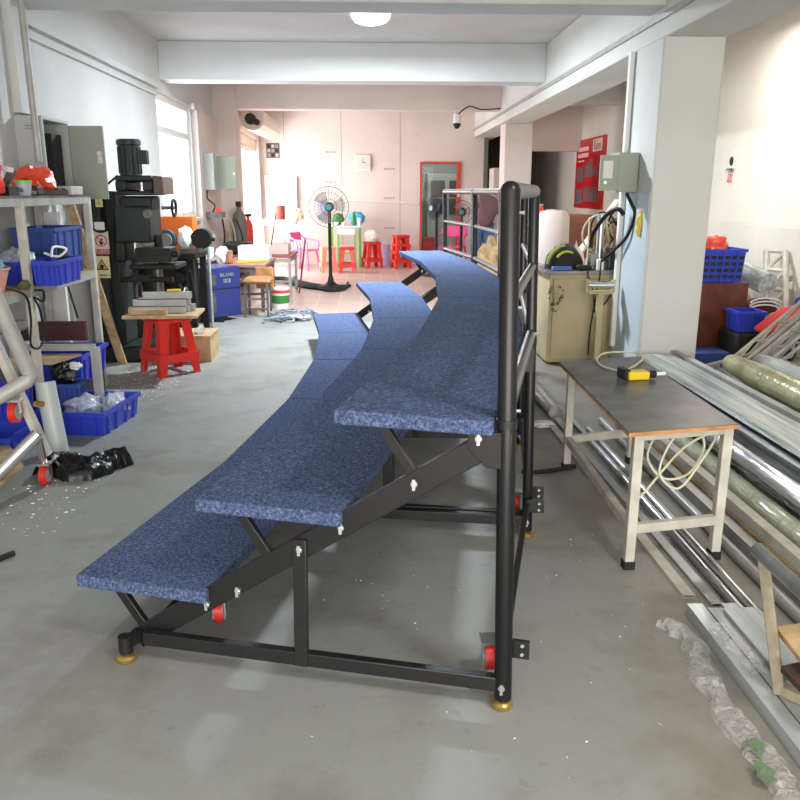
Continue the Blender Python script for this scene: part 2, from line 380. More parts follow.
# left wall pilasters, ledge and boarded frame
struct(MB().box(XL, XL+.06, 5.86, 6.1, 1.97, ZC).build('wall_pilaster', m_wall))
b = MB(); b.box(XL, XL+.05, 6.1, 9.72, 2.58, 2.64); b.box(XL, XL+.035, 6.1, 9.72, 2.5, 2.52); struct(b.build('trim_ledge', m_wall))
b = MB(); b.box(XL, XL+.06, 11.5, 12.1, 2.52, 2.60); struct(b.build('trim_ledge', m_wallp))
b = MB(); b.box(XL, XL+.05, 3.8, 5.56, 1.98, 2.08); b.box(XL, XL+.05, 5.48, 5.56, 2.08, 3.1); b.box(XL, XL+.02, 3.8, 5.5, 2.08, 3.1)
struct(b.build('trim_boarded_opening', m_wall, bevel=.006))
MBp = MB().cyl((XL+.16, 5.81, 1.64), (XL+.15, 5.81, ZC-.02), .024)
tag(MBp.build('conduit_pipe', m_rackg), 'grey plastic conduit pipe running down the left wall in front of the open wall cabinet', 'pipe')
# window
wn = thing('window_1', None, None, (XL, 10.6, 1.1)); wn['kind'] = 'structure'
b = MB()
b.box(XL-.14, XL-.04, 9.72, 9.80, 1.1, 2.56); b.box(XL-.14, XL-.04, 11.42, 11.5, 1.1, 2.56); b.box(XL-.14, XL-.04, 9.8, 11.42, 1.1, 1.18); b.box(XL-.14, XL-.04, 9.8, 11.42, 2.48, 2.56)
b.box(XL-.14, XL-.04, 9.8, 11.42, 2.12, 2.2); b.box(XL-.13, XL-.05, 10.57, 10.65, 1.18, 2.12); b.box(XL-.12, XL-.06, 10.95, 11.0, 1.18, 2.12); b.box(XL-.12, XL-.06, 10.3, 10.34, 2.2, 2.48)
b.build('window_frame', m_white, wn)
MB().box(XL-.03, XL+.08, 9.68, 11.54, 1.06, 1.1).build('window_sill', m_white, wn)
MB().box(XL-.105, XL-.1, 9.8, 11.42, 1.18, 2.48).build('pane', m_glass, wn)
b = MB()
for i in range(7): b.cyl((XL-.17, 9.9+i*.22, 1.1), (XL-.17, 9.9+i*.22, 2.56), .008, n=6)
b.build('security_bars', m_rackg, wn)
# rolled shutter over the left opening
XS = -2.2
sh = thing('roller_shutter', 'cream roller shutter rolled up over the bright side opening', 'shutter', (XS+.2, 15, 2.4))
b = MB(); b.tube([(XS+.24, 13.95, 2.62), (XS+.24, 16.3, 2.62)], .2, 12)
b.build('shutter_housing', m_shut, sh, smooth=20)
b = MB(); b.box(XS-.12, XS-.06, 13.9, 16.3, 2.2, 2.42)
for i in range(3): b.box(XS-.13, XS-.05, 13.9, 16.3, 2.2+i*.07, 2.22+i*.07)
b.build('shutter_curtain', m_shut, sh)
b = MB(); b.cyl((XS+.22, 13.82, 2.6), (XS+.22, 13.94, 2.6), .09, n=10); b.cyl((XS+.32, 13.8, 2.55), (XS+.32, 13.94, 2.55), .05)
b.build('shutter_motor', m_iron, sh, smooth=20)
# back wall board joints, nail dots, a cable and printed marks
b = MB()
for x in (-1.73, -.6, .57): b.box(x-.004, x+.004, YB-.003, YB, 0, ZC)
struct(b.build('trim_board_joints', m_greytxt))
b = MB()
for x in (-1.2, .1, .9, 1.3):
    for k in range(9): b.box(x-.006, x+.006, YB-.004, YB, .3+k*.28, .312+k*.28)
for px, py in ((331, 152), (331, 182), (389, 169), (389, 198), (389, 228)):
    c = YY(px, py, YB-.003)
    for k, wd in enumerate((.03, .02, .03, .015, .025, .03)): b.box(c.x-.1+k*.035, c.x-.1+k*.035+wd, YB-.004, YB, c.z-.012, c.z+.012)
struct(b.build('trim_board_print', m_greytxt))
wire('wall_cable', [YY(345, 200.5, YB-.02), YY(380, 201.5, YB-.02), YY(419, 203.5, YB-.02)], .018, m_white).name = 'wall_cable_trunking'
tag(bpy.data.objects['wall_cable_trunking'], 'thin white cable trunking running across the back wall to the red door frame', 'cable')
# ceiling lamp
lp = thing('ceiling_lamp', 'round white dome ceiling lamp glowing behind the front beam', 'ceiling lamp', (.0, 8.2, ZC))
MB().lathe([(.2, 0), (.2, -.04), (.185, -.045)], (0, 8.2, ZC), 32).build('lamp_base', m_white, lp)
MB().lathe([(.185, -.04), (.18, -.08), (.15, -.115), (.09, -.135), (.01, -.14)], (0, 8.2, ZC), 32).build('lamp_shade', emis('lamp_glow', (250, 250, 255), 9), lp)
area('lamp_light', (0, 8.2, ZC-.15), (0, 0, 0), .36, .36, 270, (.83, .93, 1), 'DISK')
# ------------------------------------------------------------------ folding choir riser
riser = thing('choir_riser', 'long curved three-step folding choir riser with blue carpet decks and black frame', 'stage riser', (.1, 2.2, 0))
H0, TURN, LEN, DW = .2437, .0907, 1.2184, .4427
P0 = Vector((-.0937, 2.1237, 0)); pts = [P0]
for k in range(5):
    h = H0-TURN*k; pts.append(pts[-1]+LEN*Vector((math.sin(h), math.cos(h), 0)))
def S(k, u, z, t=0.0):
    hs = H0-TURN*(k-.5); n = Vector((math.cos(hs), -math.sin(hs), 0)); tg = Vector((math.sin(hs), math.cos(hs), 0))
    return pts[k]+n*u+tg*t+Vector((0, 0, z))
ZD = (.259, .565, .871)
UD = ((-2*DW, -DW), (-DW, 0), (0, DW-.013))
def PU(z): return .478-.021*z
for j in range(5):
    for i in range(3):
        u0, u1 = UD[i]; u0 += .0; u1 += .004 if i < 2 else 0
        g = .004; gn = -.02 if j == 0 else g; u0 -= .012
        z0 = ZD[i]-.042
        poly = [S(j, u0, z0, gn), S(j, u1, z0, gn), S(j+1, u1, z0, -g), S(j+1, u0, z0, -g)]
        # split lengthwise so that the carpet follows smoothly
        MB().prism(poly, (0, 0, .042)).build('deck_panel', m_carpet, riser, smooth=0, bevel=.007, segs=2)
def zline(u): return ZD[1]-.012+.69*u
S0 = S
def frame(k, t, first, last):
    def SB(k, u, z, t=0.0): return S0(k, u, z, t-.045*(.476-u)/1.19)
    b = MB()
    # sloping main beam and low base rail
    b.bar(S(k, -.71, zline(-.71)-.02, t), S(k, .385, zline(.385)-.04, t), .03, .07)
    b.bar(SB(k, -.66, .075, t), SB(k, .47, .075, t), .03, .045)
    f = b.build('support_frame', m_blk, riser, bevel=.003)
    pb = MB().bar(SB(k, -.13, .055, t-.012), S(k, -.13, zline(-.13)-.0, t-.018), .018, .042, upv=S(0, 1, 0)-S(0, 0, 0)); pb.build('middle_post', m_blk, f, bevel=.002)
    for i in range(3):
        u = UD[i][0]+.115
        zb = ZD[i]-.042; ub = u+.095
        MB().bar(S(k, u, zb, t), S(k, ub+.02, zline(ub)-.04, t), .022, .03).build('deck_strut', m_blk, f, bevel=.002)
    # gusset at the rear post
    pl = [S(k, .36, .835, t-.022), S(k, .478, .835, t-.022), S(k, .478, .735, t-.022), S(k, .41, .735, t-.022), S(k, .36, .785, t-.022)]
    MB().prism(pl, S(k, 0, 0, .01)-S(k, 0, 0, 0)).build('gusset_plate', m_blk, f, bevel=.002)
    # rear post carrying the guard rail, with rounded head
    rp = .0255 if first else .022
    b = MB().tube([S(k, PU(0), .03, t), S(k, PU(1.455), 1.455, t), S(k, PU(1.46), 1.468, t), S(k, PU(1.46), 1.476, t)], [rp, rp, rp*.8, rp*.35], 20)
    b.build('rear_post', m_blks, f)
    MB().tube([S(k, PU(.85), .845, t), S(k, PU(.85), .87, t)], rp*1.12, 20).build('post_collar', m_blk, f)
    for u in (-.715, .476):
        c = S(k, u, 0, t if u > 0 else t-.07)
        MB().lathe([(.024, 0), (.031, .004), (.032, .016), (.026, .022), (.02, .024), (.01, .028), (.01, .05)], c, 20).build('levelling_foot', m_gold, f)
    MB().cyl(S(k, -.715, .03, t-.07), S(k, -.715, .085, t-.07), .022).bar(S(k, -.7, .07, t-.07), S(k, -.68, .07, t), .03, .035).build('foot_socket', m_blk, f)
    for u, z in ((-.13, .07), (-.13, zline(-.13)-.03), (-.335, zline(-.335)-.05), (.215, zline(.215)-.03), (.476, .075), (-DW+.0, ZD[0]-.048), (0.0, ZD[1]-.048), (.39, ZD[2]-.055)):
        a = S(k, u, z, t-.034); c = S(k, u, z, t-.012)
        b = MB().cyl(a, c, .006, n=8); b.bar(a+Vector((0, 0, .016)), a-Vector((0, 0, .016)), .006, .009); b.cyl(S(k, u, z, t-.03), S(k, u, z, t-.025), .01, n=10)
        b.build('wing_nut', m_chr, f)
    return f
for j in range(5):
    frame(j, .022, j == 0, False); frame(j+1, -.03, False, j == 4)
    # guard rail of three tubes between the posts
    b = MB()
    for z, r in ((1.452, .024), (1.165, .015), (.893, .02)):
        b.tube([S(j, PU(z), z, .022), S(j+1, PU(z), z, -.03)], r, 16)
    gr = b.build('guard_rail', m_rail, riser)
    for z in (1.165, .893, 1.40):
        for k, t in ((j, .022), (j+1, -.03)):
            MB().cyl(S(k, PU(z)+.01, z, t), S(k, PU(z)+.036, z, t), .005, n=8).build('rail_bolt', m_chr, gr)
    # lengthwise tubes and clamps low down on the posts
    MB().bar(S(j, -.62, .12, .02), S(j+1, -.62, .12, -.03), .02, .03).build('cross_member', m_blk, riser)
    b = MB(); b.bar(S(j, .476, .17, .02), S(j+1, .476, .17, -.03), .02, .03)
    b.build('cross_member', m_blk, riser)
    for z in (.17,):
        for tt in (.06, -.1):
            kk = j if tt > 0 else j+1
            b = MB().box(-.035, .035, -.006, .006, -.028, .028)
            c = S(kk, .51, z, tt); hs = H0-TURN*(kk-.5)
            mr = Matrix.Rotation(-hs, 4, 'Z')
            b.v = [mr @ v + c for v in b.v]
            cl = b.build('joining_plate', m_blk, riser)
            for q in (-.014, .014): MB().cyl(c+Vector((.012, -.012, q)), c+Vector((.012, -.004, q)), .006, n=8).build('plate_bolt', m_chr, cl)
    for u, k, t in ((.42, j, .14), (-.5, j, .18)):
        c = S(k, u, 0, t)
        ca = MB().box(c.x-.03, c.x+.03, c.y-.03, c.y+.03, .135, .145); ca.box(c.x-.022, c.x-.018, c.y-.02, c.y+.02, .06, .137); ca.box(c.x+.018, c.x+.022, c.y-.02, c.y+.02, .06, .137)
        ca = ca.build('caster', m_chr, riser)
        MB().tube([c+Vector((-.014, 0, .085)), c+Vector((.014, 0, .085))], .042, 24).build('wheel_tread', m_redw, ca)
        MB().tube([c+Vector((-.016, 0, .085)), c+Vector((.016, 0, .085))], .033, 24).build('wheel_hub', m_greyp, ca)
# ------------------------------------------------------------------ work table on the right
wt = thing('work_table', 'cream steel work table with scratched dark top and wood edge beside the choir riser', 'table', (1.2, 3.4, 0))
TA, TB, TC2, TD = Vector((1.01, 2.87, 0)), Vector((1.39, 2.95, 0)), Vector((1.04, 4.04, 0)), Vector((1.42, 4.14, 0))
zt = .585
for q in (TA, TB, TC2, TD):
    lg = MB().bar(q, q+Vector((0, 0, zt-.02)), .038, .038).build('leg', m_rackw, wt, bevel=.003)
    MB().box(q.x-.022, q.x+.022, q.y-.022, q.y+.022, 0, .035).build('rubber_foot', m_rub, lg)
e = Vector((0, 0, zt-.035))
for a, c in ((TA, TB), (TA, TC2), (TB, TD), (TC2, TD)): MB().bar(a+e, c+e, .03, .03).build('apron', m_rackw, wt)
for a, c, z in ((TA, TB, .17), (TC2, TD, .17), (TA, TC2, .17)): MB().bar(a+Vector((0, 0, z)), c+Vector((0, 0, z)), .032, .038).build('stretcher', m_rackw, wt, bevel=.002)
pl = [Vector((.95, 2.80, zt-.018)), Vector((1.405, 2.90, zt-.018)), Vector((1.44, 4.2, zt-.018)), Vector((.98, 4.07, zt-.018))]
tp = MB().prism(pl, (0, 0, .016)).build('tabletop', m_wood2, wt)
MB().prism([p*1+Vector((0, 0, .016)) for p in pl], (0, 0, .003)).build('laminate', m_tabletop, tp)
zt += .003
# air nozzle tool and its hose
at = thing('air_connector', 'yellow and black compressed air tool lying on the dark work table', 'tool', G(637, 379, zt))
c = G(637, 379, zt)
MB().box(c.x-.055, c.x+.05, c.y-.03, c.y+.035, zt, zt+.04, rz=.15).build('body', m_yel, at, bevel=.006)
b = MB(); b.box(c.x-.075, c.x-.045, c.y-.02, c.y+.06, zt, zt+.05, rz=.2); b.cyl((c.x+.045, c.y, zt+.022), (c.x+.09, c.y+.01, zt+.022), .018); b.box(c.x-.05, c.x+.04, c.y+.035, c.y+.06, zt, zt+.035, rz=.15)
b.build('housing', m_rub, at, bevel=.004)
b = MB(); b.cyl((c.x+.09, c.y+.01, zt+.022), (c.x+.14, c.y+.02, zt+.022), .009); b.build('nozzle', m_white, at)
z = zt+.008
hp = [c+Vector((-.06, .05, .015)), G(620, 366, z), G(612, 358, z), G(604, 352, z)]
ho = wire('air_hose', [c+Vector((-.05, .05, .015)), G(618, 371, z), G(602, 366, z), G(597, 359, z), G(604, 353.5, z), G(620, 352, z), G(637, 353, z), G(643, 358, z), G(636, 365, z), G(628, 370, z), G(632, 374, z), c+Vector((.0, .06, .02))], .0055, m_hose)
tag(ho, 'pale clear air hose looped on top of the dark work table', 'hose')
z0 = .3
ho = wire('air_hose', [Vector((1.12, 2.98, .53)), Vector((1.10, 3.0, .42)), Vector((1.17, 3.0, .33)), Vector((1.28, 3.02, .34)), Vector((1.34, 3.03, .45)), Vector((1.3, 3.04, .53)), Vector((1.2, 3.0, .5)), Vector((1.15, 2.99, .36)), Vector((1.22, 2.96, .3)), Vector((1.32, 3, .4)), Vector((1.37, 3.0, .52)), Vector((1.25, 3.02, .45)), Vector((1.1, 3.0, .27)), Vector((1.04, 2.98, .22))], .005, m_hose)
tag(ho, 'pale clear hose coiled and hanging under the work table', 'hose')

# ------------------------------------------------------------------ heap of profiles along the right
def run(name, kind, X, z, w_, h_, y0, y1, m, label, dx=0.0, cat='metal profile', group=None):
    a = Vector((X, y0, z)); c = Vector((X+dx, y1, z))
    b = MB()
    if kind == 'pipe': b.pipe(a+Vector((0, 0, w_)), c+Vector((0, 0, w_)), w_)
    elif kind == 'tube': b.bar(a+Vector((0, 0, h_/2)), c+Vector((0, 0, h_/2)), w_, h_, hollow=True)
    elif kind == 'roll':
        n = 10; P = [a.lerp(c, i/n)+Vector((0, 0, h_)) for i in range(n+1)]
        b.tube(P, [h_*.72]+[h_*(1+.06*math.sin(i*2.1+X*7)) for i in range(1, n)]+[h_*.72], 18)
    elif kind == 'chan':
        A = [Vector((-w_/2, 0, 0)), Vector((w_/2, 0, 0)), Vector((w_/2, 0, h_)), Vector((w_/2-.003, 0, h_)), Vector((w_/2-.003, 0, .003)), Vector((-w_/2+.003, 0, .003)), Vector((-w_/2+.003, 0, h_)), Vector((-w_/2, 0, h_))]
        b.prism([a+q for q in A], c-a)
    o = b.build(name, m, None, smooth=40)
    return tag(o, label, cat, group)
# the side that shows under the work table
run('flat_bar', 'tube', 1.16, 0, .045, .012, 2.62, 4.9, m_rackw, 'flat cream painted strip on the floor under the work table, nearest the riser', dx=-.02)
run('flat_bar', 'tube', 1.235, 0, .04, .014, 2.55, 5.0, m_sil2, 'dull flat aluminium strip under the work table next to the cream strip', dx=-.03)
run('aluminium_tube', 'pipe', 1.295, 0, .018, 0, 2.15, 4.9, m_sil, 'thin shiny round tube on the floor, leftmost of the round tubes under the table')
run('aluminium_tube', 'pipe', 1.34, 0, .021, 0, 2.12, 4.7, m_sil, 'shiny round tube passing right below the work table, second from the riser side')
run('aluminium_tube', 'pipe', 1.475, 0, .022, 0, 1.8, 4.9, m_sil2, 'dull round tube running past the near right table leg on its right side')
run('square_tube', 'tube', 1.56, 0, .05, .05, 1.5, 4.8, m_sil2, 'dull square tube on the floor right of the work table legs')
run('wooden_batten', 'tube', 1.64, 0.0, .07, .05, 2.2, 5.2, m_ply, 'long plywood batten lying among the metal profiles right of the table', cat='batten')
run('square_tube', 'tube', 1.635, .055, .05, .05, 1.9, 5.4, m_rackw, 'long cream painted square tube lying on top of the plywood batten')
run('wrapped_tube', 'roll', 1.775, .0, .07, .056, 1.3, 5.4, m_filmg, 'grimy greenish tube wrapped in shiny film beside the cream square tube', cat='wrapped tube')
run('wrapped_tube', 'roll', 1.92, .0, .07, .066, 1.2, 5.5, mat('film_wrapped_metal', (150, 152, 148), .18, .6, rgb2=(90, 90, 84), scale=5, det=8, bump=.6, bscale=12, stretch=(3, .6, 3)), 'dark metal tube bundle under crinkled shiny film, lowest of the wrapped pile', cat='wrapped tube')
m_wrap1 = mat('shiny_wrapped_metal', (214, 218, 220), .16, .6, rgb2=(140, 144, 146), scale=4, det=8, bump=.6, bscale=9, stretch=(3, .35, 3))
m_wrap2 = mat('pale_film_sheet', (206, 212, 208), .22, .15, rgb2=(150, 160, 154), scale=6, det=6, bump=.4, bscale=8, stretch=(4, .25, 4))
run('wrapped_tube', 'roll', 1.845, .128, .06, .045, 1.5, 5.6, m_wrap1, 'bright film wrapped tube lying in the groove on top of two darker ones', cat='wrapped tube')
run('wrapped_tube', 'roll', 2.10, .0, .08, .094, 1.3, 5.6, m_wrap1, 'thick mirror-bright wrapped tube in the right heap', cat='wrapped tube')
run('square_tube', 'tube', 1.97, .2, .05, .03, 1.6, 5.7, m_sil, 'bright flat square tube running along the top of the wrapped heap')
run('wrapped_tube', 'roll', 2.33, .0, .1, .112, 1.5, 5.7, m_wrap1, 'thick wrapped silver tube in front of the white column', cat='wrapped tube')
run('plastic_panel_pack', 'tube', 2.12, .245, .24, .03, 2.0, 5.8, m_wrap2, 'long flat pack of pale green film-wrapped panels on top of the heap by the column', cat='panel pack')
run('wrapped_tube', 'roll', 2.58, .0, .1, .112, 1.8, 5.8, m_wrap1, 'thick silver wrapped tube under the long yellowish roll', cat='wrapped tube')
run('wrapped_roll', 'roll', 2.47, .225, .1, .085, 2.2, 5.3, mat('yellowish_film_roll', (182, 180, 142), .22, .15, rgb2=(140, 136, 100), scale=5, bump=.4, bscale=14), 'long yellowish plastic-wrapped roll lying on the right of the heap', cat='roll')
run('wrapped_tube', 'roll', 2.84, .0, .1, .1, 2.2, 5.9, m_wrap1, 'silver wrapped tube on the floor right of the thick one below the rolls', cat='wrapped tube')
run('wrapped_tube', 'roll', 3.08, .0, .1, .11, 2.2, 5.9, m_sil2, 'dull grey tube on the floor right of the yellowish roll', cat='wrapped tube')
run('wrapped_roll', 'roll', 2.72, .215, .1, .08, 2.4, 5.4, m_wrap2, 'pale grey wrapped roll behind the yellowish roll', cat='roll')
run('square_tube', 'tube', 2.30, .235, .05, .05, 2.0, 6.1, m_rackg, 'pale grey square tube lying between the panel pack and the yellowish roll')
# near bundle in clear film at the lower right
m_bun = mat('pale_blue_aluminium', (188, 194, 196), .3, .3, rgb2=(160, 166, 168), scale=5, stretch=(6, .3, 6))
for i, (X, z) in enumerate(((1.13, 0), (1.19, 0), (1.25, 0), (1.31, 0))):
    run('aluminium_profile', 'tube', X, z, .054, .045, .7, 2.5-.03*(i % 2), m_bun, ['aluminium profile in the near bundle on the floor, outermost towards the open floor', 'aluminium profile in the near bundle, second from the open floor', 'aluminium profile in the near bundle, third from the open floor and marked by a gap', 'aluminium profile in the near bundle, closest to the metal stand'][i], group='profiles in the near bundle')
run('aluminium_plate', 'tube', 1.255, .047, .1, .012, .7, 2.44, m_bun, 'bright grooved aluminium plate lying on the near profile bundle', dx=0)
tp_ = MB().box(1.205, 1.29, 2.02, 2.05, .0592, .0602); tag(tp_.build('green_tape', mat('green_tape', (40, 120, 70), .5)), 'short strip of green tape across the aluminium plate', 'tape')
for i, (X, y1) in enumerate(((1.40, 2.35), (1.46, 2.6), (1.53, 2.5))):
    run('aluminium_tube', 'pipe', X-.0, 0 if i else 0, .024, 0, .7, y1-1.0 if 0 else 1.38, m_sil, ['round aluminium tube beside the near bundle at the picture edge', 'round aluminium tube behind the metal stand leg', 'round aluminium tube under the small wooden board'][i])
# crumpled clear film along the bundle
def crumple(name, path, wd, m, label, cat, seed=1, nx=60, ny=10, h=.05, fr=16, sm=20):
    P = [Vector(p) for p in path]; vs = []; fs = []
    sp = smoothpath(P, max(2, nx//(len(P)-1))); n = len(sp)
    for i, p in enumerate(sp):
        t = (sp[min(i+1, n-1)]-sp[max(i-1, 0)]).normalized(); s_ = t.cross(Vector((0, 0, 1))).normalized()
        wv = wd*(1+.25*noise.noise(Vector((i*.21, seed, 0))))
        for k in range(ny+1):
            v = k/ny-.5; q = p+s_*v*wv
            zz = h*(.35+.65*(1-(2*v)**2))*(.55+.9*abs(noise.noise(Vector((q.x*fr, q.y*fr, seed)))))+h*.35*abs(noise.noise(Vector((q.x*50, q.y*50, seed))))
            edge = 0 if k in (0, ny) else 1
            vs.append(Vector((q.x+.02*noise.noise(q*20), q.y+.02*noise.noise(q*18+Vector((5, 5, 5))), p.z+.002+zz*edge)))
    for i in range(n-1):
        for k in range(ny): fs.append((i*(ny+1)+k, i*(ny+1)+k+1, (i+1)*(ny+1)+k+1, (i+1)*(ny+1)+k))
    return tag(MB().add(vs, fs).build(name, m, None, smooth=sm), label, cat)
crumple('plastic_film', [G(664, 625), G(690, 642), G(712, 690), G(742, 735), G(775, 775), G(800, 830)], .085, m_film, 'crumpled clear plastic film on the floor along the near profile bundle', 'plastic film', seed=2, h=.035)
crumple('plastic_film', [Vector((1.14, 2.33, .046)), Vector((1.16, 2.2, .046)), Vector((1.15, 2.05, .046))], .06, m_film, 'twist of clear film lying over the near profile bundle', 'plastic film', seed=5, h=.02, nx=20)
for (x, y, lab) in ((757, 745, 'larger green printed patch on the clear plastic film at the picture bottom'), (765, 772, 'smaller green printed scrap below the larger one on the plastic film')):
    c = G(x, y, .035); tag(MB().blob(c, (.018, .026, .002), x, .9, 5).build('green_label', mat('green_label', (104, 128, 98), .5)), lab, 'label scrap')
# small metal stand with boards at the right edge
m_std = mat('grimy_steel', (160, 150, 128), .6, .1, var=.2, scale=14)
ms = thing('metal_stand', 'low stand of square metal tube with a bright round top bar at the right edge', 'stand', (1.25, 1.9, 0))
A = G(779, 692, .048); T1_ = YY(763, 556, 2.02); T2_ = Vector((1.38, 1.72, .40))
MB().bar(A, T1_, .035, .03).build('leg', m_std, ms, bevel=.002)
MB().bar((1.40, 1.70, .0), (1.40, 1.72, .42), .035, .03).build('leg', m_std, ms, bevel=.002)
MB().pipe(T1_+Vector((-.01, .02, .012)), YY(812, 600, 1.8), .021).build('top_bar', m_sil, ms)
MB().bar(A+Vector((.0, 0, .015)), Vector((1.42, 1.66, .06)), .03, .03).build('base_bar', m_std, ms)
tag(MB().prism([G(775, 632, .21), G(800, 628, .21), G(842, 662, .21), G(803, 668, .21)], (0, 0, .018)).build('wooden_board', m_wood, None, bevel=.002), 'small pale wooden board resting beside the metal stand at the right edge', 'board')
tag(MB().prism([G(780, 672, .16), G(806, 666, .16), G(850, 700, .16), G(812, 706, .16)], (0, 0, .02)).build('wooden_board', mat('dark_brown_board', (72, 52, 48), .6), None, bevel=.002), 'dark brown board lying just below the pale wooden board', 'board')

# ------------------------------------------------------------------ beige cabinet and what stands on it
cb = thing('steel_cabinet', 'beige steel cabinet with a rusty scorch mark behind the choir riser', 'cabinet', (1.78, 6.9, 0))
MB().box(1.5, 2.22, 6.72, 7.25, .02, .78).build('body', m_beige, cb, bevel=.005)
d = MB().box(1.53, 2.0, 6.70, 6.72, .05, .74).build('door', m_beige, cb, bevel=.003)
MB().box(1.46, 2.24, 6.68, 7.3, .78, .81).build('worktop', m_steel, cb, bevel=.003)
def scorch():
    m, nt, p = new_mat('rust_scorch'); p.inputs['Base Color'].default_value = C(78, 62, 42); p.inputs['Roughness'].default_value = .8
    tc = nt.nodes.new('ShaderNodeTexCoord'); n = nt.nodes.new('ShaderNodeTexNoise'); n.inputs['Scale'].default_value = 28; n.inputs['Detail'].default_value = 8
    nt.links.new(tc.outputs['Object'], n.inputs[0])
    mr = nt.nodes.new('ShaderNodeMapRange'); mr.inputs[1].default_value = .5; mr.inputs[2].default_value = .62; mr.inputs[4].default_value = .8; nt.links.new(n.outputs[0], mr.inputs[0]); nt.links.new(mr.outputs[0], p.inputs['Alpha']); return m
b = MB(); b.add([(1.55+.07*math.cos(a)*(1+.3*math.sin(3*a)), 6.699, .58+.12*math.sin(a)) for a in [i*PI/10 for i in range(20)]], [tuple(range(20))]); b.build('rust_stain', scorch(), d)
for i, (pp, lab) in enumerate((([(590, 262), (588, 275), (592, 285), (594, 305), (590, 330), (588, 355)], 'long thin black cable hanging down the front of the beige cabinet'), ([(601, 262), (600, 275), (597, 290), (594, 311)], 'short black cable joining the long one on the beige cabinet front'), ([(611, 294), (606, 302), (598, 309), (594, 312)], 'thin black cable running from the vise post to the cable on the cabinet'))):
    tag(wire('power_cable', [YY(x, y, 6.66) for x, y in pp], .006, m_rub), lab, 'cable')
# clamp stand in front of cabinet
cs = thing('clamp_stand', 'tall beige steel post with a chrome roller clamp in front of the beige cabinet', 'stand', (1.85, 6.45, 0))
MB().bar((1.86, 6.45, 0), (1.86, 6.45, .66), .05, .05).build('post', m_beige, cs, bevel=.003)
b = MB(); b.bar((1.76, 6.45, .66), (1.96, 6.45, .66), .04, .03); b.bar((1.76, 6.45, .66), (1.76, 6.45, .76), .02, .03); b.bar((1.96, 6.45, .66), (1.96, 6.45, .76), .02, .03); b.build('bracket', m_beige, cs)
MB().cyl((1.75, 6.43, .72), (1.96, 6.43, .72), .028).build('roller', m_chr, cs)
zc = .81
tb_ = thing('tool_bag', 'domed black tool bag with yellow green stripes on the beige cabinet', 'bag', (1.68, 6.85, zc))
MB().blob((1.66, 6.93, zc+.001), (.17, .12, .21), 4, .06, flat=0).build('bag_body', m_rub, tb_)
for k, rr in enumerate((.0, .05)):
    MB().tube([Vector((1.66+(.165-rr)*math.cos(a)*.97, 6.93-.07-rr*.9, zc+.01+(.19-rr)*math.sin(a))) for a in [R(95+k*-30)+i*R(75)/12 for i in range(13)]], .011, 6).build('stripe', mat('yellow_green', (176, 190, 50), .5), tb_)
tag(MB().box(1.52, 1.68, 6.70, 6.78, zc, zc+.03).build('plastic_case', mat('blue_case', (46, 86, 160), .4), None, bevel=.005), 'flat blue plastic case at the front edge of the beige cabinet', 'case')
tag(MB().box(1.72, 1.85, 6.70, 6.77, zc, zc+.045).build('tool_pouch', m_rub, None, bevel=.015), 'small black pouch in front of the striped tool bag', 'pouch')
tag(MB().box(1.855, 1.925, 6.80, 6.9, zc, zc+.13).build('tin_box', m_steel, None, bevel=.004), 'grey blue metal box right of the striped tool bag', 'box')
tag(MB().box(1.90, 1.95, 6.72, 6.78, zc, zc+.09).build('small_box', m_white, None, bevel=.003), 'small white box at the right front of the beige cabinet', 'box')
tag(MB().box(2.03, 2.15, 6.80, 6.98, zc, zc+.17).build('speaker_box', m_rub, None, bevel=.004), 'black box standing on the beige cabinet against the column', 'box')
# pegboard of coiled wires, silver tube
wb = thing('wire_rack', 'small wooden rack stuffed with coiled tan wires on the beige cabinet', 'rack', (1.9, 7.2, zc))
MB().box(1.94, 2.22, 7.2, 7.24, zc, zc+.42).build('back_panel', m_ply, wb)
random.seed(4)
for i in range(9):
    c = Vector((1.98+random.random()*.2, 7.14, zc+.22+random.random()*.16)); r = .07+random.random()*.06; q = random.random()*.6+.5
    MB().tube([c+Vector((r*q*math.cos(a), .03*math.sin(a*2+i), r*math.sin(a)*1.3)) for a in [k*2*PI/24 for k in range(24)]], .008, 6, closed=True).build('wire_coil', [m_tan, m_hose, m_iron][i % 3], wb)
tag(MB().cyl((1.97, 6.94, zc), (1.97, 6.95, zc+.45), .03).build('steel_cylinder', m_sil, None), 'upright silver cylinder in front of the coiled wires', 'cylinder')
tag(MB().cyl((2.11, 6.9, zc+.172), (2.11, 6.9, zc+.36), .035).build('tape_roll', m_wood2, None), 'brown paper-wrapped roll standing on the black box by the column', 'roll')

# grey switch box on the column, with its wires
eb = thing('switch_box', 'grey green steel switch box with a clear window panel mounted on the right column', 'electrical box', (1.95, 6.3, 1.45))
MB().box(1.87, 2.024, 6.22, 6.48, 1.45, 1.74).build('body', m_ebox, eb, bevel=.004)
d = MB()
d.box(1.73, 1.87, 6.22, 6.235, 1.46, 1.55); d.box(1.73, 1.87, 6.22, 6.235, 1.68, 1.72); d.box(1.73, 1.755, 6.22, 6.235, 1.55, 1.68); d.box(1.83, 1.87, 6.22, 6.235, 1.55, 1.68)
d = d.build('door', m_ebox, eb)
MB().box(1.755, 1.83, 6.225, 6.228, 1.55, 1.68).build('window_panel', m_signg, d)
MB().cyl((1.77, 6.22, 1.52), (1.77, 6.205, 1.52), .012).build('lock', m_chr, d)
tag(wire('power_cable', [(1.97, 6.3, 1.44), (2.0, 6.25, 1.36), (2.02, 6.22, 1.28), (2.0, 6.3, 1.12), (1.97, 6.5, 1.0), (1.93, 6.74, .88), (1.9, 6.78, .84)], .013, m_rub), 'thick black cable drooping from the column switch box to the beige cabinet', 'cable')
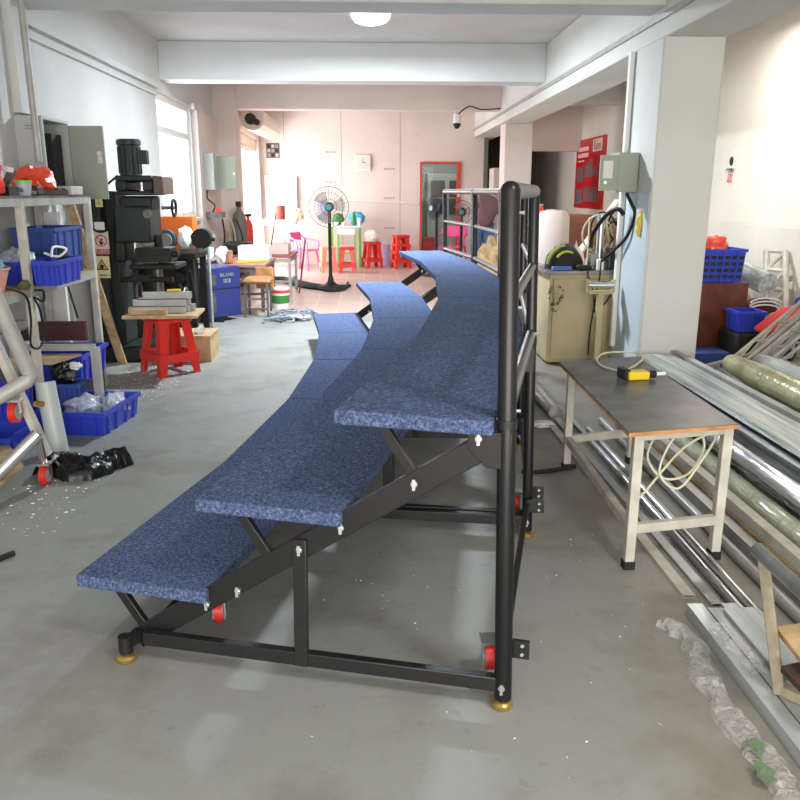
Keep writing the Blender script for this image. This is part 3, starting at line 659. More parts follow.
tag(wire('power_cable', [(1.98, 6.36, 1.28), (1.94, 6.4, 1.32), (1.88, 6.5, 1.27), (1.84, 6.7, 1.12), (1.83, 6.72, 1.0)], .018, m_rub), 'black taped cable arching left from the column', 'cable')
tag(MB().blob((2.015, 6.08, 1.22), (.022, .03, .09), 6, .3).build('plastic_bag', m_yel), 'yellow plastic bag hanging on the right column below the switch box', 'bag')
# warning notice on the right wall
nt_ = thing('wall_notice', 'small white and red no-smoking notice on the right wall past the column', 'sign', (XR-.01, 9, 1.6))
def on_right(x, y): 
    d = ray(x, y); t = (XR-.012)/d.x; return Vector((0, 0, CH))+d*t
p1, p2 = on_right(735, 152), on_right(727, 182)
MB().box(XR-.012, XR, p1.y, p2.y, p2.z, p1.z).build('sign_plate', m_signg, nt_)
zz = p2.z+(p1.z-p2.z)*.28
MB().box(XR-.014, XR-.012, p1.y, p2.y, p2.z, zz).build('sign_band', m_signr, nt_)
yc = (p1.y+p2.y)/2; hh = p1.z-p2.z
MB().cyl((XR-.014, yc, p1.z-hh*.3), (XR-.012, yc, p1.z-hh*.3), .05).build('pictogram', m_ink, nt_)
text('严禁烟火', .055, (XR-.016, yc, p2.z+hh*.38), (0, -1, 0), (0, 0, 1), m_ink, nt_)
text('禁止', .07, (XR-.016, yc, p2.z+hh*.13), (0, -1, 0), (0, 0, 1), m_signg, nt_)
# red poster on the right wall, further back
po = thing('poster', 'large red poster with rows of product pictures on the far right wall', 'poster', (XR-.01, 14, 1.5))
q1, q2 = on_right(607, 134), on_right(576, 205)
ya, yb = q1.y, on_right(577, 148).y; za, zb_ = q1.z, q2.z-.05
MB().box(XR-.012, XR, ya, yb, zb_, za).build('poster_sheet', m_posterred, po)
W_, H_ = yb-ya, za-zb_
def pst(u0, u1, v0, v1, m, n='poster_picture'): MB().box(XR-.014, XR-.012, yb-u1*W_, yb-u0*W_, zb_+v0*H_, zb_+v1*H_).build(n, m, po)
pst(.58, .88, .8, .97, m_signg, 'logo_panel')
text('Kino', .24, (XR-.016, yb-.73*W_, zb_+.88*H_), (0, -1, 0), (0, 0, 1), m_posterred, po)
for v in (.86, .77): pst(.06, .44, v-.03, v+.03, mat('poster_pale', (236, 190, 190), .5), 'poster_text_line')
pst(.08, .3, .68, .70, m_signg, 'poster_text_line')
for u, v, a_, c_ in ((.06, .38, .22, .22), (.34, .45, .08, .18), (.43, .45, .08, .22), (.52, .45, .07, .26), (.62, .46, .07, .14), (.71, .46, .06, .12), (.06, .06, .22, .22), (.34, .1, .08, .2), (.44, .1, .07, .22), (.53, .1, .07, .18), (.62, .1, .07, .2), (.72, .1, .06, .2), (.82, .12, .05, .12), (.93, .28, .05, .3)):
    pst(u, u+a_, v, v+c_, m_postg)

# white drum, folding steps, brown box, cloth heap behind the cabinet
tk = thing('storage_drum', 'tall pale rounded plastic drum with a red cap behind the choir riser', 'drum', (2.05, 9.2, 0))
MB().lathe([(.2, 0), (.22, .05), (.22, .6), (.21, 1.18), (.17, 1.24), (.02, 1.26)], (2.03, 9.2, 0), 24).build('body', mat('dusty_white_plastic', (182, 168, 162), .55), tk)
MB().lathe([(.05, 0), (.05, .06), (.02, .08)], (1.88, 9.15, 1.22), 12).build('cap', m_red, tk)
tag(MB().box(2.2, 2.5, 9.3, 9.7, 0, 1.2, rz=.3).build('cardboard_box', mat('brown_carton', (124, 74, 54), .7), None, bevel=.01), 'tall brown cardboard box between the drum and the folded ladder', 'box')
ld = thing('folding_ladder', 'old white folded ladder leaning against the wall under the red poster', 'ladder', (2.6, 9, 0))
la, lb_ = Vector((2.0, 8.3, .62)), Vector((2.72, 9.0, 1.36))
for off in (Vector((0, 0, 0)), Vector((.17, .05, 0))):
    MB().bar(la+off-Vector((.62, .6, .62))*1.0, lb_+off, .07, .03).build('side_rail', m_rackw, ld)
b = MB()
for k in range(8):
    p = (la-Vector((.6, .6, .6))*1.0).lerp(lb_, k/7.5); MB().bar(p, p+Vector((.17, .05, 0)), .03, .02).build('rung', m_rackw, ld)
tag(MB().blob((2.0, 7.8, .0), (.11, .12, .96), 8, .1, flat=0).build('cloth_bundle', mat('pinkish_cloth', (214, 196, 188), .8)), 'pale bundled sheet standing behind the coiled wires', 'cloth')
# ------------------------------------------------------------------ right side clutter past the column
bp = tag(MB().box(2.66, 3.30, 6.9, 6.93, .08, .68).box(2.66, 3.27, 6.95, 7.3, .64, .67).build('cabinet_panel', m_rdwood), 'red brown wooden cabinet with a bare side behind the column', 'cabinet')
def crate(name, x0, x1, y0, y1, z0, h, m, label, rz=0, holes=False, group=None, cat='crate'):
    t = thing(name, label, cat, ((x0+x1)/2, (y0+y1)/2, z0), group)
    th = .008; W, D = (x1-x0)/2, (y1-y0)/2; k = .93
    c = Vector(((x0+x1)/2, (y0+y1)/2, z0)); mr = Matrix.Rotation(rz, 3, 'Z')
    def ring(s_, z, e=0): return [c+mr @ Vector((sx*(W*s_-e), sy*(D*s_-e), z)) for sx, sy in ((-1, -1), (1, -1), (1, 1), (-1, 1))]
    b = MB(); o0, o1, i1, i0 = ring(k, 0), ring(1, h), ring(1, h, th), ring(k, .01, th)
    vs = o0+o1+i1+i0; fs = [(3, 2, 1, 0), (12, 13, 14, 15)]
    for a in range(4):
        n = (a+1) % 4; fs += [(a, n, 4+n, 4+a), (4+a, 4+n, 8+n, 8+a), (8+a, 8+n, 12+n, 12+a)]
    b.add(vs, fs); b.build('body', m, t)
    b = MB()
    ro, ri = ring(1, h, -.012), ring(1, h, 0); rl = ring(1, h-.025, -.012); rb = ring(.995, h-.025, 0)
    vs = ro+ri+rl+rb; fs = []
    for a in range(4):
        n = (a+1) % 4; fs += [(a, n, 4+n, 4+a), (8+a, 8+n, n, a), (12+a, 12+n, 8+n, 8+a)]
    b.add(vs, fs); b.build('rim', m, t)
    b = MB()
    for a in range(4):
        n = (a+1) % 4
        for q in (.12, .35, .65, .88):
            p0 = o0[a].lerp(o0[n], q); p1 = o1[a].lerp(o1[n], q); out = ((o1[a]+o1[n])/2-c); out.z = 0; out = out.normalized()*.005
            b.bar(p0+out, p1+out-Vector((0, 0, .02)), .012, .012)
    b.build('ribs', m, t)['kind'] = 'stuff'
    if holes:
        b = MB()
        for r_ in range(4):
            for q in range(9):
                f = (q+.5)/9; zz = .18+.19*r_
                p = o0[0].lerp(o0[1], f).lerp(o1[0].lerp(o1[1], f), zz); b.box(p.x-W*.07, p.x+W*.07, p.y-.012, p.y-.004, p.z-h*.05, p.z+h*.05)
        b.build('slots', m_ink, t)['kind'] = 'stuff'
    return t
crate('laundry_basket', 2.70, 3.27, 6.95, 7.3, .68, .29, m_blue, 'blue slotted plastic basket standing on the red brown cabinet', holes=True, cat='basket')
tag(MB().blob((3.06, 7.12, .97), (.11, .07, .1), 3, .35).build('plastic_bag', m_org), 'red plastic bag sticking up out of the blue basket', 'bag')
tag(MB().blob((2.82, 7.12, .96), (.09, .08, .09), 13, .2).build('folded_cloth', m_steel), 'greyish cloth bulging out of the left of the blue basket', 'cloth')
tag(MB().box(2.72, 2.76, 7.6, 8.1, 0, 1.35).box(2.95, 2.99, 7.6, 7.64, 0, 1.35).box(2.72, 2.99, 7.6, 7.64, 1.31, 1.35).build('storage_stand', m_rackg), 'pale grey steel stand standing behind the blue basket', 'stand')
# standing white board behind everything on the right
tag(MB().box(3.86, 3.9, 4.8, 9.2, 0, 1.13).build('wall_panel', m_warm), 'long plain white panel standing along the right wall behind the rolls', 'panel')
gr_ = thing('rolled_mat', 'light grey mat rolled up with dark hollow end, right of the blue basket', 'roll', (3.5, 7.5, .6))
a, c = Vector((3.52, 7.0, .66)), Vector((3.3, 8.0, .86))
MB().pipe(a, c, .1, th=.35).build('roll_body', m_wrap2, gr_); MB().cyl(a+(c-a)*.02, a+(c-a)*.03, .07).build('dark_core', m_ink, gr_)
tag(MB().blob((3.46, 7.55, .29), (.2, .34, .27), 21, .12, flat=-.3).build('rolled_blanket', mat('pale_pink_blanket', (196, 176, 168), .9)), 'pale pinkish rolled blanket below the grey mat roll', 'blanket')
sw = thing('striped_towel', 'dark red and white striped cloth stuffed right of the red brown cabinet', 'cloth', (3.6, 6.8, .45))
MB().blob((3.46, 6.98, .46), (.15, .07, .08), 31, .15).build('cloth_body', mat('wine_cloth', (96, 30, 36), .9), sw)
for i in range(3): MB().tube([Vector((3.46+.14*math.cos(q), 6.89-.005*i, .44+i*.03+.05*math.sin(q))) for q in [R(10)+k*R(160)/12 for k in range(13)]], .008, 6).build('white_stripe', m_white, sw)
crate('storage_crate', 3.06, 3.28, 6.5, 6.75, .315, .17, m_blue, 'small blue plastic crate right of the red brown cabinet')
tag(MB().box(3.04, 3.50, 6.46, 6.84, 0, .31).build('black_case', m_rub, None, bevel=.03), 'large black case on the floor under the small blue crate', 'case')
tag(MB().box(3.14, 3.26, 6.2, 6.27, .20, .46, ry=.25).build('red_box', mat('dull_red', (172, 42, 48), .4), None, bevel=.02), 'upright dull red plastic box in front of the black case', 'box')
tag(MB().box(3.30, 3.46, 6.2, 6.4, .12, .44, ry=.3).build('black_bag', m_bagk, None, bevel=.04), 'black bag leaning beside the dull red box', 'bag')
tag(MB().blob((3.48, 6.1, .40), (.07, .06, .09), 41, .2).build('foam_piece', m_white), 'rounded whitish foam piece in front of the black bag', 'foam')
tag(MB().prism([(2.93, 5.95, .42), (3.0, 5.9, .40), (3.42, 6.15, .50), (3.4, 6.2, .56), (3.25, 6.2, .53)], (0, .03, .03)).build('red_sheet', m_red, None, bevel=.01), 'bright red plastic sheet slanting among the truss tubes on the right', 'sheet')
tag(MB().box(2.68, 3.02, 6.5, 6.8, 0, .14).build('blue_tray', m_blued, None, bevel=.01), 'low blue tray on the floor below the red brown cabinet', 'tray')
tag(MB().blob((3.84, 6.9, .45), (.09, .1, .16), 51, .25).build('blue_bag', m_blue), 'crinkled blue bag against the right wall behind the ladder truss', 'bag')
# ladder truss leaning on the right wall
def truss(label, a, c, wv, hv, r, m, rungs=7, name='truss_frame', n4=True):
    t = thing(name, label, 'truss', a); a, c = Vector(a), Vector(c); wv, hv = Vector(wv), Vector(hv)
    offs = [Vector((0, 0, 0)), wv] + ([hv, wv+hv] if n4 else [])
    for o_ in offs: MB().tube([a+o_, c+o_], r, 8).build('chord', m, t)
    for i in range(rungs+1):
        f = i/rungs; p = a.lerp(c, f)
        MB().tube([p, p+wv], r*.8, 6).build('rung', m, t)
        if n4: MB().tube([p+hv, p+hv+wv], r*.8, 6).build('rung', m, t)
        if i < rungs:
            q = a.lerp(c, (i+1)/rungs); MB().tube([p, q+(hv if n4 else wv)], r*.7, 6).build('brace', m, t)
    return t
truss('worn white ladder truss leaning steeply against the right wall', (3.52, 6.9, .1), (3.72, 7.5, .92), (.1, -.16, .0), (0, 0, 0), .028, m_rackw, 5, n4=False, name='ladder_truss')
truss('welded aluminium truss lying on the floor across the right heap', YY(703, 378, 5.75), YY(792, 356, 5.5), (0, .0, .09), (0, 0, 0), .014, m_rackg, 6, n4=False)
truss('pale triangular truss section rising to the right picture edge', YY(728, 372, 5.6), YY(815, 300, 5.8), (.06, -.12, .02), (.02, 0, .1), .014, m_rackw, 4)
truss('second pale truss section tangled on top near the right edge', YY(752, 372, 5.45), YY(825, 312, 5.3), (.05, -.12, .02), (.0, 0, .08), .013, m_rackg, 4)

# ------------------------------------------------------------------ left storage rack
rk = thing('storage_rack', 'cream painted steel storage rack with wooden shelves along the left wall', 'shelf', (-2.2, 4.9, 0))
for x in (-2.06, XL+.04):
    for y in (3.75, 4.86, 6.0): MB().bar((x, y, 0), (x, y, 1.39), .045, .045).build('post', m_rackw, rk, bevel=.003)
for z in (.855, 1.385):
    b = MB(); b.bar((-2.06, 3.72, z), (-2.06, 6.03, z), .04, .045); b.bar((XL+.04, 3.72, z), (XL+.04, 6.03, z), .04, .045)
    for y in (3.75, 4.86, 6.0): b.bar((-2.06, y, z), (XL+.04, y, z), .04, .04)
    sf = b.build('shelf_frame', m_rackg, rk)
    MB().box(XL+.02, -2.04, 3.72, 6.03, z+.022, z+.037).build('shelf_board', m_steel if z > 1 else m_ply, rk)
zs = 1.423; zm = .893
# on the top shelf
wv = thing('clamp_tool', 'grey steel clamp arm tool on the top shelf at the left edge', 'tool', (-2.2, 4.6, zs))
b = MB(); b.bar((-2.25, 4.75, zs+.19), (-2.06, 4.84, zs+.14), .035, .03); b.bar((-2.06, 4.84, zs+.14), (-2.14, 4.86, zs+.05), .035, .03); b.bar((-2.14, 4.86, zs+.05), (-2.06, 5.1, zs+.015), .03, .02); b.build('arm', m_steel, wv)
MB().box(-2.2, -2.09, 4.82, 4.95, zs, zs+.05).build('base', m_iron, wv)
tag(MB().blob((-2.13, 4.68, zs+.09), (.07, .07, .105), 2, .3, flat=-.085).build('plastic_bag', mat('bright_red_bag', (240, 50, 38), .35)), 'bright red plastic bag at the left end of the top shelf', 'bag')
tag(MB().blob((-2.2, 5.42, zs+.08), (.12, .12, .1), 7, .35, flat=-.078).build('plastic_bag', m_org), 'orange red plastic bag behind the small tub on the top shelf', 'bag')
tb = thing('plastic_tub', 'small clear tub with a green lid on the top shelf', 'tub', (-2.14, 4.98, zs))
MB().lathe([(.035, 0), (.045, .075)], (-2.09, 5.03, zs), 20).build('tub_body', m_bagc, tb); MB().lathe([(.048, .075), (.048, .088)], (-2.09, 5.03, zs), 20).build('lid', mat('lime_lid', (90, 220, 70), .4), tb)
tag(MB().box(-2.16, -2.08, 5.2, 5.3, zs, zs+.06).build('brown_jar', mat('dark_brown', (62, 40, 34), .5), None, bevel=.01), 'dark brown block beside the orange bag on the top shelf', 'box')
tag(MB().bar((-2.12, 5.25, zs+.02), (-2.07, 5.65, zs+.02), .025, .03).build('file_bar', m_iron), 'long dark metal bar lying on the top shelf', 'bar')
ss = thing('socket_box', 'cream power socket box at the far end of the top shelf', 'socket', (-2.15, 5.85, zs))
MB().box(-2.24, -2.06, 5.72, 5.95, zs, zs+.06).build('body', m_rackw, ss, bevel=.006)
for x in (-2.16, -2.11): MB().cyl((x, 5.72, zs+.03), (x, 5.714, zs+.03), .016, n=14).build('socket', m_ink, ss)
# crates on the middle shelf
crate('storage_crate', -2.37, -2.095, 5.43, 5.94, zm, .32, m_blued, 'large dusty blue crate at the back of the middle rack shelf')
crate('parts_bin', -2.35, -2.06, 4.95, 5.38, zm, .14, m_blue, 'bright blue bin on the middle shelf left of the nearest rack post', cat='bin')
crate('parts_bin', -2.08+.035, -1.9, 4.9, 5.32, zm, .15, m_blue, 'bright blue bin on the middle shelf right of the nearest rack post', cat='bin')
tag(MB().blob((-2.22, 5.1, zm+.14), (.1, .12, .07), 9, .25).build('plastic_bag', m_bagc), 'clear bag of parts lying in the left bright blue bin', 'bag')
tag(wire('cable', [(-1.96, 5.0, zm+.17), (-1.98, 5.1, zm+.22), (-1.94, 5.2, zm+.2), (-1.96, 5.1, zm+.16), (-2.0, 5.0, zm+.19)], .008, m_white), 'white cable curled in the right bright blue bin', 'cable')
tag(MB().box(-2.0, -1.95, 5.18, 5.24, zm+.1, zm+.21, rz=.4).build('black_tool', m_rub), 'small black tool handle standing in the right bright blue bin', 'tool')
ba = thing('wash_basin', 'pale pink plastic basin full of bags on the middle shelf at the left edge', 'basin', (-2.2, 4.1, zm))
MB().lathe([(.115, 0), (.15, .12), (.16, .125), (.16, .135), (.145, .13), (.11, .01), (.01, .01)], (-2.22, 4.62, zm), 32).build('basin_body', m_pink, ba)
tag(MB().blob((-2.24, 4.62, zm+.12), (.09, .09, .09), 14, .35).build('plastic_bag', m_bagc), 'crumpled clear bags heaped in the pink basin', 'bag')
tag(MB().blob((-2.13, 4.6, zm+.15), (.05, .05, .04), 16, .3).build('blue_rag', mat('pale_teal', (120, 170, 180), .8)), 'small pale teal rag on the bags in the pink basin', 'rag')
tag(MB().box(-2.2, -2.09, 4.36, 4.5, zm, zm+.03).build('green_pouch', m_dgreen, None, bevel=.01) if 0 else MB().blob((-2.04, 4.76, zm+.02), (.03, .05, .03), 18, .2, flat=-.02).build('green_pouch', mat('olive', (96, 104, 60), .7)), 'small olive pouch at the shelf edge beside the pink basin', 'pouch')
tag(wire('power_cable', [(-2.03, 4.5, .93), (-1.98, 4.62, .87), (-2.0, 4.7, .72), (-2.0, 4.66, .58), (-2.0, 4.78, .54), (-2.0, 4.86, .62), (-2.0, 4.84, .76), (-2.0, 4.78, .84), (-2.0, 4.9, .8), (-2.0, 4.92, .86), (-2.0, 4.8, .88)], .007, m_rub), 'black cable looped over the middle shelf edge beside the rack post', 'cable')
# leaning timber behind the rack and long tubes
tag(MB().bar(G(123, 364), YY(66, 192, 6.45), .07, .03, upv=(0, 1, 0)).build('timber', m_wood, None, bevel=.003), 'pale timber plank leaning behind the far end of the rack', 'plank')
tag(MB().box(-2.42, -2.3, 6.06, 6.1, 0, 1.3).build('white_board', m_white), 'narrow white board standing at the far end of the rack', 'board')
tag(MB().cyl((-2.3, 4.2, .68), (-2.14, 4.9, .66), .035).build('steel_tube', m_rackg), 'thick pale tube end sticking out below the middle shelf', 'tube')
tag(wire('power_cable', [(-2.38, 6.15, 1.3), (-2.36, 6.16, 1.0), (-2.32, 6.2, .7), (-2.28, 6.2, .5)], .008, m_rub), 'black cable hanging down behind the rack by the wall', 'cable')
# low bench frame, brown beam and crates on the floor
lb = thing('low_bench', 'low grey steel bench frame standing under the rack with a dark red brown rail', 'bench', (-1.95, 5.2, 0))
b = MB(); b.bar((-1.82, 5.2, .46), (-2.36, 5.2, .46), .04, .04); b.build('top_rail', m_rackg, lb)
MB().bar((-1.82, 5.2, 0), (-1.82, 5.2, .46), .05, .05).build('leg', m_rackg, lb); MB().bar((-2.34, 5.2, 0), (-2.34, 5.2, .46), .05, .05).build('leg', m_rackg, lb)
MB().box(-2.42, -1.98, 5.5, 5.54, .45, .58).build('front_board', mat('maroon_board', (74, 34, 30), .5), lb)
crate('storage_crate', -2.42, -1.93, 5.23, 5.75, .2, .19, m_blue, 'blue crate raised under the rack holding a board and black cloth')
tag(MB().box(-2.4, -1.95, 5.25, 5.72, 0, .195).build('black_case', m_rub, None, bevel=.01), 'black box on the floor supporting the raised blue crate', 'box')
tag(MB().prism([(-2.3, 4.95, .40), (-2.0, 4.93, .40), (-1.9, 5.2-.03, .41), (-2.3, 5.17, .41)], (0, 0, .015)).build('wooden_board', m_ply), 'thin pale board lying on the blue crate under the rack', 'board')
crate('storage_crate', -2.3, -2.09, 4.55, 4.83, .12, .2, m_blue, 'smaller blue crate tucked behind the nearest rack post, above the floor')
crate('storage_crate', -2.0, -1.89, 5.0, 5.15, .1, .16, m_blued, 'narrow blue box standing under the raised crate')
tag(MB().blob((-1.97, 5.02, .33), (.075, .05, .07), 22, .3).build('black_glove', m_bagk), 'black bundled glove hanging over the blue crate edge', 'glove')
tag(MB().blob((-1.9, 5.04, .37), (.04, .04, .025), 23, .3).build('white_glove', m_white), 'white glove lying beside the black one on the blue crate', 'glove')
fc = crate('storage_crate', -2.07+.02, -1.60, 4.72, 5.25, 0, .15, m_blue, 'wide blue crate on the open floor with clear bags inside', rz=-.12)
tag(MB().blob((-1.87, 5.02, .1), (.12, .13, .08), 24, .3, flat=-.09).build('plastic_bag', m_bagc), 'clear bag in the left half of the wide blue floor crate', 'bag')
tag(MB().blob((-1.68, 5.05, .1), (.08, .12, .08), 25, .3, flat=-.09).build('plastic_bag', m_bagc), 'clear bag in the right half of the wide blue floor crate', 'bag')
crate('storage_crate', -2.34, -1.98, 4.2, 4.55, 0, .15, m_blue, 'blue crate on the floor at the left edge beside the white film roll')
tag(MB().cyl((-1.80, 4.40, 0.0), (-1.86, 4.46, .4), .055, n=24).build('film_roll', mat('film_roll_white', (196, 204, 204), .35)), 'upright whitish roll of film standing behind the wheeled frame', 'roll')
tag(MB().tube([(-2.0, 4.0, .0), (-2.02, 4.1, .5)], .02, 8).build('steel_rod', m_iron), 'dark upright steel bar beside the red wheeled caster', 'bar')
tag(MB().tube([G(73, 393), G(76, 391), G(80, 393)], .012, 8).build('red_scrap', m_red), 'small red scrap on the floor in front of the wide blue crate', 'scrap')

# wheeled steel frame at the left edge
wf = thing('wheeled_frame', 'silver grey tubular steel frame on red casters at the left edge', 'frame', (-1.9, 3.9, 0))
p = [YY(-8, 305, 3.75), YY(28, 385, 3.95), G(60, 470, .1)]
MB().tube([YY(-30, 240, 3.6), YY(29, 372, 3.75)], .035, 12).build('upper_tube', m_rackg, wf)
MB().tube([YY(-60, 440, 3.6), YY(-10, 402, 3.68), YY(27, 381, 3.75), YY(31, 374, 3.78)], .035, 14).build('middle_tube', m_rackg, wf)
MB().bar(YY(-20, 310, 3.9), YY(48, 455, 3.9), .055, .035).build('flat_post', m_rackw, wf, bevel=.003)
MB().tube([YY(-60, 530, 3.5), YY(0, 472, 3.62), YY(38, 434, 3.72)], .031, 14).build('lower_tube', m_chr, wf)
def caster(c, parent, s_=1.0):
    b = MB(); b.box(c.x-.035, c.x+.035, c.y-.03, c.y+.03, c.z+.055*s_, c.z+.066*s_); b.bar(c+Vector((-.022, 0, .06)), c+Vector((-.022, .01, -.005)), .03, .004); b.bar(c+Vector((.022, 0, .06)), c+Vector((.022, .01, -.005)), .03, .004)
    f = b.build('caster', m_chr, parent)
    MB().tube([c-Vector((.016, 0, 0)), c+Vector((.016, 0, 0))], .052*s_, 24).build('wheel_tread', m_redw, f); MB().tube([c-Vector((.018, 0, 0)), c+Vector((.018, 0, 0))], .038*s_, 20).build('wheel_hub', m_greyp, f)
cw = G(45, 486, 0)
caster(Vector((cw.x-.0, cw.y+.02, .054)), wf); caster(YY(15, 412, 3.8), wf)
MB().cyl(Vector((cw.x, cw.y+.02, .12)), YY(38, 436, 3.74), .018).build('stem', m_chr, wf)
MB().cyl(YY(36, 404, 3.88), YY(42, 404, 3.85), .016).build('brass_nut', m_gold, wf)
tag(MB().prism([G(-40, 505, .14), G(20, 468, .14), G(28, 474, .14), G(-30, 522, .14)], (0, 0, .012)).build('wooden_board', m_ply), 'pale wooden board resting low behind the wheeled frame at the left edge', 'board') if 0 else None
# plywood sheet at left bottom
tag(MB().prism([G(-30, 450, .1), G(8, 445, .1), G(24, 468, .1), G(-30, 512, .1)], (0, 0, .014)).build('wooden_board', m_ply), 'plywood offcut lying behind the wheeled frame at the left edge', 'board')
# black bag on the floor
crumple('black_bag', [G(48, 478), G(62, 470), G(80, 476), G(100, 470), G(118, 462)], .19, m_bagk, 'crumpled black plastic bag lying on the open floor', 'bag', seed=3, fr=9, sm=70, h=.11, nx=50, ny=14)
tag(MB().tube([G(56, 470, .03), G(58, 458, .09), G(68, 450, .13), G(78, 452, .11), G(80, 464, .05)], .012, 8).build('bag_handle', m_bagk), 'black plastic bag handle loop standing up from the bag', 'bag') if 0 else None
tag(MB().cyl(G(-20, 566, .012), G(14, 553, .012), .012, n=10).build('steel_rod', m_rub), 'short black rod on the floor at the left edge', 'rod')
# ------------------------------------------------------------------ wall cabinets on the left
ec = thing('electrical_cabinet', 'grey electrical cabinet with its door swung open above the storage rack', 'electrical cabinet', (XL+.1, 6.1, 1.38))
b = MB(); b.box(XL+.002, XL+.19, 5.85, 5.87, 1.36, 1.95); b.box(XL+.002, XL+.19, 6.33, 6.35, 1.36, 1.95); b.box(XL+.002, XL+.19, 5.87, 6.33, 1.36, 1.38); b.box(XL+.002, XL+.19, 5.87, 6.33, 1.93, 1.95); b.box(XL+.002, XL+.02, 5.87, 6.33, 1.38, 1.93)
b.build('body', m_eboxl, ec)
b = MB()
for q in (1.45, 1.475, 1.5, 1.86, 1.88): b.box(XL+.07, XL+.13, 5.845, 5.85, q, q+.008)
b.build('vent_slots', m_greytxt, ec)['kind'] = 'stuff'
dr = MB().box(XL+.192, XL+.445, 6.33, 6.35, 1.39, 1.92).build('door', m_ebox, ec, bevel=.003)
b = MB(); b.cyl((XL+.41, 6.33, 1.72), (XL+.41, 6.315, 1.72), .02); b.box(XL+.395, XL+.43, 6.315, 6.325, 1.65, 1.70); b.build('lock', m_chr, dr)
MB().box(XL+.025, XL+.15, 6.1, 6.28, 1.42, 1.85).build('switchgear', m_rub, ec)
wjb = thing('wall_junction_box', 'small grey wall box with an open door further along the left wall', 'electrical box', (-2.3, 12.0, 1.47))
MB().box(XL+.072, -2.24, 11.85, 12.1, 1.47, 1.97).build('body', m_eboxl, wjb, bevel=.004)
dr = MB().box(-2.24, -1.97, 12.1, 12.12, 1.49, 1.94).build('door', m_ebox, wjb)
MB().cyl((-2.0, 12.1, 1.7), (-2.0, 12.085, 1.7), .018).build('lock', m_chr, dr)
tag(wire('power_cable', [(-2.372, 11.95, 1.46), (-2.36, 11.9, 1.35), (-2.26, 11.88, 1.25), (-2.3, 11.9, 1.158)], .012, m_rub), 'dark cable hanging below the open grey wall box', 'cable')
sk = thing('socket_shelf', 'small metal wall shelf with sockets and red plug below the open wall box', 'wall shelf', (-2.25, 12.0, 1.08))
MB().box(XL+.072, -2.15, 11.8, 12.1, 1.08, 1.16).build('shelf_body', m_steel, sk); MB().box(-2.25, -2.17, 11.85, 11.92, 1.162, 1.23).build('red_plug', m_red, sk)
gbx = thing('gas_hoses', 'bundle of thin hoses hanging down the left wall pilaster', 'hose', (-2.0, 12.2, 0))
for i, dx in enumerate((0, .06, .12, .2)): MB().tube(smoothpath([(-2.22+dx, 12.2, 1.05), (-2.2+dx*1.3, 12.2, .8), (-2.25+dx*1.5, 12.2, .45)]), .014, 6).build('hose', [m_rub, m_tan, m_rackg, m_rub][i], gbx)
gc = thing('gas_cylinder', 'tall dark gas cylinder standing at the pilaster before the side opening', 'gas cylinder', (-2.1, 12.6, 0))
MB().lathe([(.11, 0), (.115, .03), (.115, 1.0), (.09, 1.1), (.04, 1.16), (.03, 1.22)], (-2.06, 12.75, 0), 20).build('cylinder_body', mat('dull_gas_bottle', (112, 100, 92), .5), gc); MB().box(-2.1, -2.02, 12.71, 12.79, 1.22, 1.3).build('valve', m_iron, gc)
fe = thing('fire_extinguisher', 'red fire extinguisher standing by the side shutter opening', 'fire extinguisher', (-2.1, 13.9, .55))
MB().lathe([(.075, 0), (.08, .02), (.08, .42), (.06, .5), (.025, .54), (.025, .6)], (-2.1, 13.9, .45), 20).build('tank', m_red, fe); MB().box(-2.14, -2.04, 13.87, 13.93, 1.04, 1.08).build('handle', m_rub, fe)
MB().box(-2.2, -2.0, 13.8, 14.0, 0, .45).build('stand', m_rackg, fe)

# ------------------------------------------------------------------ drill press
dp = thing('drill_press', 'tall dark green drilling and milling machine with motor on top and warning signs', 'machine', (-2.0, 7.0, 0))
def pt(x, y, Y): return YY(x, y, Y)
def slab(x0, y0, x1, y1, Y, dy, mb):   # a block whose front face spans the given outline at distance Y
    a = YY(x0, y0, Y); c = YY(x1, y1, Y); return mb.box(a.x, c.x, Y, Y+dy, c.z, a.z)
MB().box(-2.38, -1.82, 6.92, 7.45, 0, .12).build('base', m_drk, dp, bevel=.01)
MB().box(-2.37, -2.2, 7.1, 7.45, .12, 1.45).build('column', m_drk, dp, bevel=.012)
b = MB(); slab(90, 193, 112, 345, 6.95, .15, b); b.build('control_cabinet', m_drk, dp, bevel=.006)
hd = MB(); slab(112, 206, 151, 243, 6.95, .4, hd); slab(113, 240, 126, 262, 7.0, .3, hd); slab(118, 196, 152, 210, 7.0, .3, hd)
hd.build('gear_head', m_drk, dp, bevel=.02)
rm = MB()
c0 = YY(115, 186, 6.9); c1 = YY(152, 186, 6.9)
rm.box(c0.x, c1.x, 6.9, 7.35, c0.z-.075, c0.z-.04); rm.box(c0.x, c1.x, 6.9, 7.35, c0.z+.04, c0.z+.085); rm.box(c0.x, c0.x+.09, 6.9, 7.35, c0.z-.04, c0.z+.04); rm.box(c1.x-.08, c1.x, 6.9, 7.35, c0.z-.04, c0.z+.04)
rm.build('belt_guard', m_drk, dp, bevel=.012)
e_ = YY(162, 182, 6.9); MB().box(c1.x, e_.x, 6.92, 7.3, c0.z-.07, c0.z+.08).build('guard_end', mat('brown_cover', (96, 78, 66), .5), dp, bevel=.01)
m0 = YY(130, 176, 7.05); m1 = YY(130, 139, 7.05)
mo = MB().tube([(m0.x, 7.08, m0.z-.02), (m0.x, 7.08, m1.z-.05), (m0.x, 7.08, m1.z-.045), (m0.x, 7.08, m1.z-.01), (m0.x, 7.08, m1.z)], [.09, .09, .1, .1, .085], 24)
for i in range(14):
    a = i*2*PI/14; mo.box(m0.x+.092*math.cos(a)-.004, m0.x+.092*math.cos(a)+.004, 7.08+.092*math.sin(a)-.004, 7.08+.092*math.sin(a)+.004, m0.z+.02, m1.z-.06)
